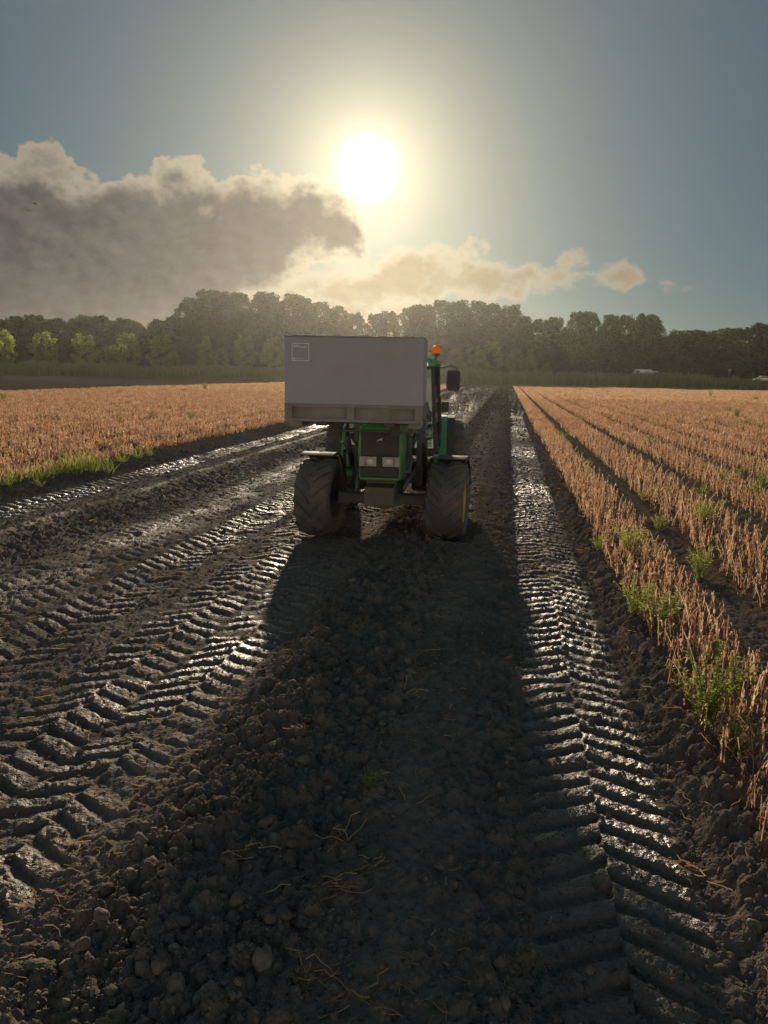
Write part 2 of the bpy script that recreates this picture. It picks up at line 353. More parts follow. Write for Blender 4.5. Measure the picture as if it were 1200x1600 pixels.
def clod_material():
    g = mat('clod'); P = g.node('ShaderNodeNewGeometry').outputs['Position']; ri = g.node('ShaderNodeObjectInfo').outputs['Random']
    v = g.m('ADD', g.m('MULTIPLY', g.noise(P, 40, 7, .7), .75), g.m('MULTIPLY', ri, .25))
    c = g.ramp(v, [(.3, (0.084, 0.07, 0.056)), (.5, (0.162, 0.132, 0.108)), (.72, (0.264, 0.216, 0.174))])
    b = g.node('ShaderNodeBsdfPrincipled', {'Base Color': c, 'Roughness': .9, 'Specular IOR Level': 0.0})
    bn = g.node('ShaderNodeBump', {'Strength': .9, 'Distance': 1.0, 'Height': g.m('MULTIPLY', g.noise(P, 60, 3, .55), .012)})
    g.l.new(bn.outputs[0], b.inputs['Normal']); finish(g, b.outputs[0])
clod_material()
leafmat('dry_crop', [(.0, (.14, .08, .06)), (.28, (.33, .185, .13)), (.52, (.49, .295, .215)), (.78, (.62, .43, .325)), (1., (.78, .66, .52))], .62, .6, .2)
leafmat('straw', [(.0, (.22, .13, .07)), (.5, (.42, .28, .15)), (1., (.62, .48, .28))], .3, .6, .3)
leafmat('weed_leaf', [(.0, (.10, .13, .035)), (.4, (.18, .23, .06)), (.75, (.33, .36, .10)), (1., (.54, .52, .18))], .5, .6, .15)
leafmat('tree_leaf', [(.0, (.022, .052, .013)), (.5, (.055, .11, .026)), (1., (.125, .20, .045))], .4, .5, .35)
leafmat('young_leaf', [(.0, (0.09, 0.131, 0.033)), (.5, (0.24, 0.319, 0.072)), (1., (0.51, 0.551, 0.13))], .55, .5, .35)
leafmat('reed_leaf', [(.0, (.15, .19, .07)), (.5, (.32, .37, .15)), (1., (.55, .55, .29))], .45, .55, .3)
pbr('bark', (.07, .055, .04), .9, vary=.4, scale=4)
pbr('green_paint', (.075, .36, .135), .32, vary=.1, dust=.25, coat=.3)
pbr('black_plastic', (.07, .07, .071), .7, dust=.6)
pbr('dark_metal', (.07, .07, .07), .45, metal=.2, dust=.6)
pbr('cast_iron', (.14, .155, .12), .6, dust=.8)
pbr('rubber', (.12, .117, .112), .75, spec=.3, vary=.25, dust=.85, dustcol=(.23, .20, .165), bump=.004)  # rubber and its dust both paled to stand in for glare veil
pbr('yellow_paint', (.68, .47, .05), .4, vary=.1, dust=.5)
pbr('loader_paint', (.12, .13, .13), .5, dust=.6)
pbr('crate_panel', (.42, .425, .44), .55, vary=.10, scale=2.2, dust=.6, dustcol=(.36, .34, .31))
pbr('crate_frame', (.31, .30, .275), .6, vary=.2, scale=9, dust=.6, dustcol=(.2, .17, .13))
pbr('white_print', (.93, .93, .92), .6, vary=.05)
pbr('chrome', (.75, .75, .75), .15, metal=1.0, vary=.05)
pbr('lamp_white', (.85, .85, .83), .35, vary=.05)
pbr('seat_fabric', (.03, .03, .03), .9)
pbr('asphalt', (.05, .05, .05), .9, vary=.2)
pbr('white_paint', (.78, .78, .77), .3, vary=.04, coat=.5)
pbr('silver_paint', (.5, .52, .55), .3, metal=.5, vary=.04, coat=.6)
pbr('bird_feather', (.03, .03, .03), .8)
pbr('orange_paint', (.6, .18, .03), .5)
pbr('sign_grey', (.30, .31, .31), .5, metal=.3)
def glassmat(name, tint, gl=.08):
    g = mat(name); t = g.node('ShaderNodeBsdfTransparent', {'Color': (*tint, 1)}); s = g.node('ShaderNodeBsdfGlossy', {'Color': (1, 1, 1, 1), 'Roughness': .04})
    f = g.node('ShaderNodeFresnel', {'IOR': 1.5}).outputs[0]
    x = g.node('ShaderNodeMixShader', {0: g.m('ADD', f, gl, clamp=True)}); g.l.new(t.outputs[0], x.inputs[1]); g.l.new(s.outputs[0], x.inputs[2]); finish(g, x.outputs[0])
glassmat('glass', (.55, .62, .6)); glassmat('lamp_glass', (.92, .93, .92), .12)
def beaconmat():
    g = mat('amber'); b = g.node('ShaderNodeBsdfPrincipled', {'Base Color': (1.0, .30, .01, 1), 'Roughness': .25})
    t = g.node('ShaderNodeBsdfTranslucent', {'Color': (1.0, .42, .02, 1)}); x = g.node('ShaderNodeMixShader', {0: .65})
    g.l.new(b.outputs[0], x.inputs[1]); g.l.new(t.outputs[0], x.inputs[2]); finish(g, x.outputs[0])
beaconmat()

# ------------------------------------------------------------------ the ground: one sheet, finer where one stands
def grid_obj(name, xs_of_row, ys, mats, attrs=True):
    nr = len(ys); X = np.array([xs_of_row(y) for y in ys]); nc = X.shape[1]; Y = np.repeat(ys[:, None], nc, 1)
    z, wet, dry, lit, bank = field(X.ravel(), Y.ravel())
    co = np.stack([X.ravel(), Y.ravel(), z], 1)
    i = np.arange(nr-1)[:, None]*nc + np.arange(nc-1)[None, :]; i = i.ravel()
    q = np.stack([i, i+1, i+1+nc, i+nc], 1)
    me = bpy.data.meshes.new(name); me.vertices.add(len(co)); me.vertices.foreach_set('co', co.astype(np.float32).ravel())
    me.loops.add(q.size); me.loops.foreach_set('vertex_index', q.ravel().astype(np.int32))
    me.polygons.add(len(q)); me.polygons.foreach_set('loop_start', (np.arange(len(q))*4).astype(np.int32))
    me.polygons.foreach_set('use_smooth', np.ones(len(q), bool))
    me.update(calc_edges=True)
    for n, v in (('wet', wet), ('dry', dry), ('litter', lit), ('bank', bank), ('lod', sst(Y.ravel(), 35, 75))):
        a = me.attributes.new(n, 'FLOAT', 'POINT'); a.data.foreach_set('value', v.astype(np.float32))
    me.materials.append(M['soil']); o = bpy.data.objects.new(name, me); COL.objects.link(o); return o
th = np.concatenate([np.arctan2(EYE, np.array([-600, -200, -60, -20, -8, -3, -1, .2, 1.0, 1.5])), np.arctan2(EYE, 1.5) - np.arange(1, 470)*R(.1115)])
th = th[th > R(.5)]
ys = EYE/np.tan(th); ys = np.concatenate([ys, np.linspace(ys[-1]+6, 330, 14), [420, 600]])
fine = [7.2]
while fine[-1] < 48: fine.append(fine[-1] + max(.043, .043 + (fine[-1]-20)*.0042))
ys = np.unique(np.concatenate([ys[(ys < 7.2) | (ys > 48)], fine, np.arange(186, 212, 1.5)]))
uu = np.concatenate([np.linspace(-8, -1.2, 18), np.linspace(-1.15, -.86, 40), np.arange(-.85, .50, .0020), np.linspace(.53, .9, 40), np.linspace(1, 8, 18)])
def xs_row(y):
    s = max(y, 1.0) + .9
    return np.clip(uu*s, -640, 640) + np.where(np.abs(uu*s) > 640, np.sign(uu)*np.abs(uu)*.5, 0)
ground = tag(grid_obj('ground', xs_row, ys, None), 'dark tilled soil with tyre tracks and clods', None, None, 'structure')

road = MB()
rx = np.linspace(-600, 600, 61)
for i in range(60):
    a, b = rx[i], rx[i+1]; ea, eb = float(edge_y(np.array([a]))[0]), float(edge_y(np.array([b]))[0])
    pts = [(a, ea+9, 0), (b, eb+9, 0), (b, eb+13.5, 0), (a, ea+13.5, 0)]
    road.add([(x, y, 2.02) for x, y, _ in pts] + [(x, y, 1.5) for x, y, _ in pts], [(0, 1, 2, 3), (4, 7, 6, 5), (0, 4, 5, 1), (2, 6, 7, 3)])
tag(road.build('road', M['asphalt']), 'grey asphalt road on the dyke behind the reeds', None, None, 'structure')

# ------------------------------------------------------------------ scattered stuff (uncountable) by instancing on points
def hidden_variants(cname, meshes):
    c = bpy.data.collections.new(cname)
    for i, me in enumerate(meshes):
        o = bpy.data.objects.new('%s_%02d' % (cname, i), me); c.objects.link(o)
    return c
def scatter(name, pts, rots, scls, coll, n):
    me = bpy.data.meshes.new(name); me.vertices.add(len(pts)); me.vertices.foreach_set('co', np.asarray(pts, np.float32).ravel())
    for an, ty, key, v in (('rot', 'FLOAT_VECTOR', 'vector', rots), ('scl', 'FLOAT_VECTOR', 'vector', scls), ('pick', 'INT', 'value', RNG.integers(0, n, len(pts)))):
        a = me.attributes.new(an, ty, 'POINT'); a.data.foreach_set(key, np.asarray(v, np.int32 if ty == 'INT' else np.float32).ravel())
    o = bpy.data.objects.new(name, me); COL.objects.link(o)
    ng = bpy.data.node_groups.new(name, 'GeometryNodeTree')
    ng.interface.new_socket('Geometry', in_out='INPUT', socket_type='NodeSocketGeometry'); ng.interface.new_socket('Geometry', in_out='OUTPUT', socket_type='NodeSocketGeometry')
    N = ng.nodes; L = ng.links
    gi = N.new('NodeGroupInput'); go = N.new('NodeGroupOutput'); ip = N.new('GeometryNodeInstanceOnPoints'); ci = N.new('GeometryNodeCollectionInfo')
    ci.inputs['Collection'].default_value = coll; ci.inputs['Separate Children'].default_value = True; ci.inputs['Reset Children'].default_value = True
    L.new(gi.outputs[0], ip.inputs['Points']); L.new(ci.outputs[0], ip.inputs['Instance']); ip.inputs['Pick Instance'].default_value = True
    for an, ty, sock in (('rot', 'FLOAT_VECTOR', 'Rotation'), ('scl', 'FLOAT_VECTOR', 'Scale'), ('pick', 'INT', 'Instance Index')):
        na = N.new('GeometryNodeInputNamedAttribute'); na.data_type = ty; na.inputs['Name'].default_value = an
        if sock == 'Rotation':
            er = N.new('FunctionNodeEulerToRotation'); L.new(na.outputs['Attribute'], er.inputs[0]); L.new(er.outputs[0], ip.inputs[sock])
        else: L.new(na.outputs['Attribute'], ip.inputs[sock])
    L.new(ip.outputs[0], go.inputs[0])
    md = o.modifiers.new('scatter', 'NODES'); md.node_group = ng; return o

class LB:                                              # leaf builder: faces with a tint value each
    def __init__(s): s.v = []; s.f = []; s.t = []
    def face(s, vs, t):
        b = len(s.v); s.v += [tuple(v) for v in vs]; s.f.append(tuple(range(b, b+len(vs)))); s.t += [t]*len(vs)
    def strip(s, pts, side, w, t):                     # bent ribbon along pts
        n = len(pts)
        for i in range(n-1):
            a = w*math.sin(math.pi*(.12+.88*i/(n-1))) if n > 2 else w; b = w*math.sin(math.pi*(.12+.88*(i+1)/(n-1))) if n > 2 else w
            s.face([pts[i]-side*a, pts[i]+side*a, pts[i+1]+side*b, pts[i+1]-side*b], t)
    def mesh(s, name, m, smooth=False):
        me = bpy.data.meshes.new(name); me.from_pydata(s.v, [], s.f); me.materials.append(m)
        a = me.attributes.new('tint', 'FLOAT', 'POINT'); a.data.foreach_set('value', s.t)
        if smooth: me.polygons.foreach_set('use_smooth', [True]*len(me.polygons))
        me.update(); return me
def U(a, b): return random.uniform(a, b)
def rv(): return Vector((U(-1, 1), U(-1, 1), U(-1, 1)))

def stalk(lb, base, h, leaves=8, w=.004, lw=.012, segs=3):
    q = random.random(); lm = .16 if q < .7 else (.45 if q < .92 else .9); lean = Vector((U(-lm, lm), U(-lm, lm), 0)); h *= 1-.35*(lm > .5); p = [base + Vector((lean.x*(k/segs)**1.6*h, lean.y*(k/segs)**1.6*h, h*k/segs)) for k in range(segs+1)]
    t = U(.45, 1.0); tl = U(.15, .7)
    for a in ((1, 0, 0), (0, 1, 0)):
        a = Vector(a)
        for k in range(segs): lb.face([p[k]-a*w*(1-.2*k/segs), p[k]+a*w*(1-.2*k/segs), p[k+1]+a*w*.8, p[k+1]-a*w*.8], t)
    for j in range(leaves):
        f = U(.18, 1.0); q = p[0].lerp(p[-1], f); an = U(0, 6.28); d = Vector((math.cos(an), math.sin(an), 0)); L = U(.035, .085)*h/.30
        sd = Vector((-d.y, d.x, U(-.5, .5))).normalized()
        up = U(-.2, .5); pts = [q, q + d*L*.45 + Vector((0, 0, L*up*.5)), q + d*L*U(.5, .8) + Vector((0, 0, -L*U(.3, .8)))]
        if random.random() < .35: pts = [q, q + d*L*.2 + Vector((0, 0, -L*.5)), q + d*L*.15 + Vector((0, 0, -L))]
        lb.strip(pts, sd, lw*U(.6, 1.2), min(1, max(0, tl+U(-.4, .4))))
def crop_mesh(i, n=1, lx=0, ly=0, leaves=10, w=.0032, lw=.0085):
    lb = LB()
    for _ in range(n): stalk(lb, Vector((U(-lx, lx), U(-ly, ly), -.02)), U(.19, .32) if n == 1 else U(.16, .29), leaves, w, lw, 3 if n == 1 else 2)
    return lb.mesh('dried_crop_stalk', M['dry_crop'])
stalks = [crop_mesh(i) for i in range(8)]
clumps = [crop_mesh(i, 8, .09, .13, 5, .005, .016) for i in range(6)]
patches = [crop_mesh(i, 24, .12, .42, 4, .009, .026) for i in range(6)]
C0, C1, C2 = hidden_variants('stalk', stalks), hidden_variants('clump', clumps), hidden_variants('patch', patches)
def bed_rows(x0, x1):
    out = []; k0 = int(math.floor((x0-2.35)/1.65))
    for k in range(k0, int((x1-2.35)/1.65)+2):
        for j in range(5):
            x = 2.35+1.65*k+.37+.23*j
            if x0 <= x <= x1: out.append(x)
    return out
def crop_points(rows, y0f, y1f, step, jx, keep=1.0):
    P = []
    for x in rows:
        a, b = y0f(x), y1f(x)
        if b <= a: continue
        y = np.arange(a, b, step); y = y + RNG.uniform(-.5, .5, len(y))*step; xx = x + RNG.normal(0, jx, len(y))
        k = RNG.random(len(y)) < keep*np.clip(.92+.55*vn(xx*.9, y*.45, 200), 0, 1); P.append(np.stack([xx[k], y[k]], 1))
    return np.concatenate(P)
rowsR = [1.38, 1.54, 1.70, 1.86, 2.0] + bed_rows(2.55, 90); rowsL = bed_rows(-44.6, -9.85)
vis = lambda x: max(.6, x/.47 - 1.2)                   # only as far to the right as the picture's edge and a step beyond
e0 = lambda x: float(edge_y(np.array([x]))[0])-2
near = crop_points([r for r in rowsR if r < 16], vis, lambda x: 30, .08, .04)
mid = np.concatenate([crop_points([r for r in rowsR if r < 42], lambda x: max(30, vis(x)), lambda x: 80, .31, .02), crop_points(rowsL, lambda x: max(6, -x*.95), lambda x: 80, .31, .02)])
far = np.concatenate([crop_points(rowsR, lambda x: max(80, vis(x)), e0, .95, .03), crop_points(rowsL, lambda x: 80, e0, .95, .03)])
# the stalks that show largest stand as things of their own, the rest as uncountable stuff
d = np.where(near[:, 0] > .46*near[:, 1]-.1, 99, 0) + np.where(near[:, 1] < 3.3, 99, 0) + np.hypot(near[:, 0], near[:, 1]); o = np.argsort(d)
single, near = near[o[:290]], near[o[290:]]
proto = [None]*8
zs = hzs(single[:, 0], single[:, 1])
for i, (x, y) in enumerate(single):
    o = bpy.data.objects.new('dried_crop_stalk', stalks[i % 8]); COL.objects.link(o); o.location = (x, y, zs[i]); s = U(.85, 1.15)
    o.scale = (s, s, s*U(.85, 1.15)); o.rotation_euler = (U(-.1, .1), U(-.1, .1), U(0, 6.28))
    tag(o, 'withered reddish brown crop stalk in the bed edge beside the fresh tyre track', 'dried plant', 'withered stalks at the bed edge')
def crop_scatter(name, P, coll, n, label, sj=.15):
    k = len(P); z = hzs(P[:, 0], P[:, 1]); s = RNG.uniform(1-sj, 1+sj, (k, 1))*np.ones((1, 3)); s[:, 2] *= RNG.uniform(.85, 1.12, k)*(1+.25*fbm(P[:, 0]*.35, P[:, 1]*.2, 210, 3))
    r = np.stack([RNG.uniform(-.1, .1, k), RNG.uniform(-.1, .1, k), RNG.uniform(0, 6.28, k)], 1)
    if coll is C2: r[:, 2] = np.where(RNG.random(k) < .5, 0, math.pi)
    tag(scatter(name, np.column_stack([P, z]), r, s, coll, n), label, 'dried crop', None, 'stuff')
crop_scatter('dried_crop', near, C0, 8, 'withered brown crop standing in beds between narrow wheel furrows')
crop_scatter('dried_crop', mid, C1, 6, 'withered brown crop covering the middle of the field')
crop_scatter('dried_crop', far, C2, 6, 'withered brown crop stretching away to the reed ditch')

# ------------------------------------------------------------------ weeds
def weed_mesh(h, spread, stems, leaves, lw, t0):
    lb = LB()
    for s in range(stems):
        an = U(0, 6.28); lean = U(.1, 1)*spread; hh = h*U(.6, 1.0); d = Vector((math.cos(an), math.sin(an), 0)); p0 = Vector((0, 0, -.02)) + d*.03*U(0, 1)
        pts = [p0 + d*lean*(k/4)**1.5 + Vector((0, 0, hh*k/4)) for k in range(5)]
        for a in (Vector((1, 0, 0)), Vector((0, 1, 0))):
            for k in range(4): lb.face([pts[k]-a*.003, pts[k]+a*.003, pts[k+1]+a*.002, pts[k+1]-a*.002], t0*.7)
        for j in range(leaves):
            f = U(.2, 1)*3.999; k = int(f); q = pts[k].lerp(pts[k+1], f-k); a2 = U(0, 6.28); e = Vector((math.cos(a2), math.sin(a2), U(.1, .9))).normalized()
            L = U(.014, .034)*h/.35; sd = e.cross(rv()).normalized()
            lb.strip([q, q+e*L*.5, q+e*L + Vector((0, 0, -L*.25))], sd, lw*U(.6, 1.2), min(1, max(0, t0+U(-.3, .3)+.25*(f/4-.5))))
    return lb.mesh('leafy_weed', M['weed_leaf'])
weeds = [weed_mesh(.36, .19, 24, 52, .0042, .72), weed_mesh(.40, .15, 20, 52, .004, .78), weed_mesh(.32, .2, 18, 40, .006, .62), weed_mesh(.45, .16, 16, 44, .006, .5)]
grassy = []
for i in range(3):
    lb = LB()
    for s in range(42):
        an = U(0, 6.28); rr = U(0, .16); p = Vector((math.cos(an)*rr, math.sin(an)*rr, -.02)); hh = U(.15, .48)*U(.7, 1); dd = Vector((U(-1, 1), U(-1, 1), 0))*.22
        lb.strip([p, p+Vector((0, 0, hh*.6))+dd*.4, p+Vector((0, 0, hh))+dd], Vector((math.cos(an*3), math.sin(an*3), 0)), .006, U(.3, .9))
    grassy.append(lb.mesh('grass_tuft', M['weed_leaf']))
def weed(px, py, hpx, kind, label, group=None, name='leafy_weed'):
    p = gpt(px, py+hpx*.45); dist = (p-Vector((0, 0, EYE))).length; h = hpx*.95*dist/FPX
    me = (weeds[kind] if kind < 4 else grassy[kind-4]); o = bpy.data.objects.new(name, me); COL.objects.link(o)
    base = (.36, .40, .32, .45, .45, .45, .45)[kind]; s = h/base*1.05
    o.location = (p.x, p.y, hz(p.x, p.y)); o.scale = (s*U(1, 1.25), s*U(1, 1.25), s); o.rotation_euler = (0, 0, U(0, 6.28))
    tag(o, label, 'weed', group)
G1 = 'green weeds along the beds beside the tyre track'
weed(1103, 1092, 105, 0, 'largest bright green bushy weed at the soil edge of the bed')
weed(1142, 1160, 60, 2, 'yellowish low weed among the stalks next to the largest bushy weed')
weed(1112, 1015, 42, 3, 'small broad green weed in the bed behind the largest bushy weed')
weed(992, 945, 62, 1, 'shorter of two tall light green weeds growing as a pair at the bed edge'); weed(1026, 960, 75, 1, 'taller of two light green weeds growing as a pair at the bed edge')
weed(985, 850, 52, 0, 'round bushy weed in the first crop bed past the pair of weeds'); weed(935, 852, 28, 2, 'low weed leaning over the soil bank at the bed edge')
weed(1094, 874, 50, 1, 'upright bright green weed at the edge of the second wheel furrow')
for q in ((1098, 805, 40, 0), (1030, 810, 30, 2), (1096, 773, 32, 3), (1005, 772, 24, 2), (1132, 752, 28, 3), (1180, 764, 30, 2), (1190, 745, 26, 3), (1018, 692, 20, 2), (1150, 735, 20, 2), (880, 680, 16, 2), (905, 655, 14, 2), (915, 720, 14, 2), (1000, 905, 18, 2)):
    weed(*q, 'small green weed scattered among the withered crop beds', 'small weeds in the crop beds beside the track')
for q in ((1150, 648, 18, 3), (1110, 616, 10, 3), (1138, 640, 10, 2), (1180, 622, 10, 2), (1120, 652, 12, 2), (1165, 660, 14, 2), (1085, 645, 10, 2), (1190, 668, 14, 2), (1140, 668, 10, 2), (950, 612, 6, 2), (905, 608, 6, 2), (1060, 640, 8, 2), (1185, 606, 9, 2), (1095, 640, 9, 3), (1075, 648, 9, 2)):
    weed(*q, 'far green weed showing above the brown crop towards the reeds', 'far weeds in the brown crop')
for q in ((320, 604, 14, 3), (237, 648, 16, 3), (298, 650, 15, 0), (60, 650, 12, 2), (6, 622, 16, 3), (186, 612, 9, 2), (288, 610, 9, 2), (160, 655, 10, 2), (185, 655, 10, 2), (190, 680, 14, 2), (215, 635, 8, 2), (405, 645, 10, 2), (345, 675, 10, 2)):
    weed(*q, 'lone green weed in the brown crop beside the bare dark field', 'weeds in the crop beside the dark field')
for q in ((20, 745, 30, 4), (48, 738, 30, 5), (70, 740, 26, 6), (85, 728, 34, 4), (105, 722, 42, 5), (128, 715, 50, 6), (150, 716, 42, 4), (168, 720, 32, 5), (190, 714, 22, 6), (215, 706, 26, 4), (232, 704, 22, 5), (8, 752, 24, 6), (120, 728, 30, 4), (140, 722, 34, 5), (60, 750, 18, 6)):
    weed(*q, 'rank green grass tuft on the bank above the wet tyre track', 'grass tufts on the bank', 'grass_tuft')
weed(578, 1228, 34, 2, 'lone green seedling sprouting from the bare soil in front of the tractor')

# ------------------------------------------------------------------ clods and straw
def lump_mesh(i, sub=2):
    bm = bmesh.new(); bmesh.ops.create_icosphere(bm, subdivisions=sub, radius=1.0); off = Vector((i*7.3, i*3.1, i*1.7)); st = Vector((U(.8, 1.2), U(.8, 1.2), U(.6, .85))); cuts = [(rv().normalized(), U(.45, .75)) for _ in range(7)]
    for v in bm.verts:
        n = v.co.normalized(); r = 1 + .42*mnoise.noise(n*1.3+off) + .26*mnoise.noise(n*3.1+off) + .14*mnoise.noise(n*6.5+off)
        v.co = Vector((n.x*r*st.x, n.y*r*st.y, n.z*r*st.z))
        for pn, pd in cuts:
            k = v.co.dot(pn)-pd
            if k > 0: v.co -= pn*k*.85
    me = bpy.data.meshes.new('soil_clod'); bm.to_mesh(me); bm.free(); me.materials.append(M['clod']); me.polygons.foreach_set('use_smooth', [True]*len(me.polygons)); return me
lumps = [lump_mesh(i) for i in range(10)]; CL = hidden_variants('lump', lumps)
bands = [(-1.72, -.55, 1.0), (-.35, .25, .45), (1.08, 1.42, .8), (-9.6, -8.75, .7), (-7.6, -6.9, .5), (-6.55, -5.85, .7), (-5.9, -1.8, .22), (.2, 1.05, .5)]
P, Sz = [], []
for x0, x1, dn in bands:
    n = int(21000*dn*(x1-x0)); y = 1.2*np.exp(RNG.uniform(0, math.log(196/1.2), n)); x = RNG.uniform(x0-.08, x1+.08, n)
    y = np.where(y > 1.9, y, y+1); s = .0075*np.exp(RNG.normal(0, .55, n))*(.75+y*.05); P.append(np.stack([x, y], 1)); Sz.append(np.clip(s, .003, .08))
P = np.concatenate(P); Sz = np.concatenate(Sz)
k = len(P); z = hzs(P[:, 0], P[:, 1]) - Sz*.15
tag(scatter('soil_crumbs', np.column_stack([P, z]), RNG.uniform(0, 6.28, (k, 3)), Sz[:, None]*RNG.uniform(.8, 1.2, (k, 3)), CL, 10), 'loose dark soil crumbs along the turned ridges', 'soil', None, 'stuff')
big = []
for i in range(230):
    if i < 150: big.append((U(-1.75, -.6), 2.3 + 4.5*U(0, 1)**1.5, U(.020, .05)))
    elif i < 180: big.append((U(-.4, .2), 2.4+3*U(0, 1), U(.016, .032)))
    else: big.append((U(1.1, 1.45), 3+4.5*U(0, 1)**1.4, U(.022, .042)))
big = np.array(big); bz = hzs(big[:, 0], big[:, 1])
for i, (x, y, s) in enumerate(big):
    o = bpy.data.objects.new('soil_clod', lumps[i % 10]); COL.objects.link(o); o.parent = ground
    o.location = (x, y, bz[i]-s*.05); o.scale = (s, s, s); o.rotation_euler = (U(-.5, .5), U(-.5, .5), U(0, 6.28))
def straw_piece(lb, p, L, w, ang, t, lift=.02, bend=.3):
    d = Vector((math.cos(ang), math.sin(ang), 0)); pts = [p]
    for k in range(3):
        a = ang + bend*(k+1)*U(-1, 1); p = p + Vector((math.cos(a), math.sin(a), U(-.3, .4)*(lift/.02)*.5))*L/3; pts.append(p)
    for sd in (Vector((-d.y, d.x, .0)), Vector((0, 0, 1))):
        for k in range(3): lb.face([pts[k]-sd*w, pts[k]+sd*w, pts[k+1]+sd*w*.8, pts[k+1]-sd*w*.8], t)
lb = LB()
sp = []
for i in range(1500):
    y = 2.2*math.exp(U(0, math.log(9))); q = random.random()
    sp.append((U(-4.8, -1.7) if q < .55 else (random.gauss(-.45, .35) if q < .70 else (U(1.05, 1.5) if q < .85 else U(-6.9, -4.5))), y))
sp = np.array(sp); sz_ = hzs(sp[:, 0], sp[:, 1])
for (x, y), z in zip(sp, sz_):
    straw_piece(lb, Vector((x, y, z+.012)), U(.02, .13), U(.0014, .003)*(1+y*.06), U(0, 6.28), U(0, 1))
o = bpy.data.objects.new('straw_litter', lb.mesh('straw_litter', M['straw'])); COL.objects.link(o)
tag(o, 'thin dry straw pieces strewn over the driven soil', 'straw', None, 'stuff')
for (px, py, n, L, lab) in ((520, 1400, 16, .16, 'matted wisp of dry straw, larger of two lying close on the bare soil'), (505, 1535, 7, .2, 'forked dry stalk with curled leaf lying on the dark soil'), (540, 1328, 5, .18, 'two long parallel straws lying on the centre strip'),
                         (390, 1350, 6, .13, 'upright dead sprig stuck among the big clods'), (640, 1088, 5, .22, 'bent straw wisp lying across the centre strip'), (480, 1145, 7, .14, 'thin crossed straws on the clod ridge'),
                         (665, 1022, 4, .2, 'long pale straw lying farther up the centre strip'), (1075, 1345, 10, .13, 'straw tangle caught between tyre track and bank'), (120, 1305, 4, .1, 'short pale straw on the driven soil beside the clod ridge'),
                         (70, 1390, 8, .1, 'tuft of broken straw at the foot of the clod ridge'), (570, 1575, 5, .14, 'curled dry leaf strip on the crumbly soil')):
    p = gpt(px, py, .06); lb = LB(); z0 = hz(p.x, p.y); a0 = U(0, 3.14)
    for j in range(n): straw_piece(lb, Vector((U(-.05, .05), U(-.05, .05), U(.01, .03))), L*U(.5, 1.1), U(.002, .0042), a0+random.gauss(0, .7)+(math.pi if j % 2 else 0), U(.2, 1), .03, .5)
    o = bpy.data.objects.new('straw_wisp', lb.mesh('straw_wisp', M['straw'])); COL.objects.link(o); o.location = (p.x, p.y, z0+.01); tag(o, lab, 'straw')

# ------------------------------------------------------------------ reeds, trees
def reed_mesh(i):
    lb = LB()
    for s in range(46):
        p = Vector((U(-.9, .9), U(-.5, .5), -.2)); h = U(1.6, 2.7); d = Vector((U(-1, 1), U(-1, 1), 0))*.35; sd = Vector((math.cos(s*2.4), math.sin(s*2.4), 0)); t = U(.1, .9)
        lb.strip([p, p+Vector((0, 0, h*.6))+d*.3, p+Vector((0, 0, h))+d], sd, .045, t)
        for j in range(2):
            q = p+Vector((0, 0, h*U(.35, .9)))+d*.4; a = U(0, 6.28); e = Vector((math.cos(a), math.sin(a), .6))
            lb.strip([q, q+e*.25, q+e*.45+Vector((0, 0, -.1))], Vector((-e.y, e.x, .3)), .04, t)
    return lb.mesh('reed_clump', M['reed_leaf'])
CR = hidden_variants('reed', [reed_mesh(i) for i in range(5)])
x = np.arange(-190, 115, .42); P = []
for row in range(6):
    xx = x + RNG.uniform(-.5, .5, len(x)); ex = edge_y(xx); P.append(np.stack([xx, ex+.2+row*.8+RNG.uniform(-.4, .4, len(x))], 1))
P = np.concatenate(P); z = hzs(P[:, 0], P[:, 1]); k = len(P)
hs = (1.2 - .72*sst(P[:, 0], 35, 75))*(1+.35*fbm(P[:, 0]*.12, P[:, 1]*.0, 300, 3)); sc3 = np.stack([np.ones(k), np.ones(k), hs], 1)*RNG.uniform(.85, 1.15, (k, 1))
tag(scatter('reed_belt', np.column_stack([P, z-.1]), np.column_stack([np.zeros(k), np.zeros(k), RNG.uniform(0, 6.28, k)]), sc3, CR, 5), 'long belt of green reeds along the ditch at the field end', 'reeds', None, 'stuff')

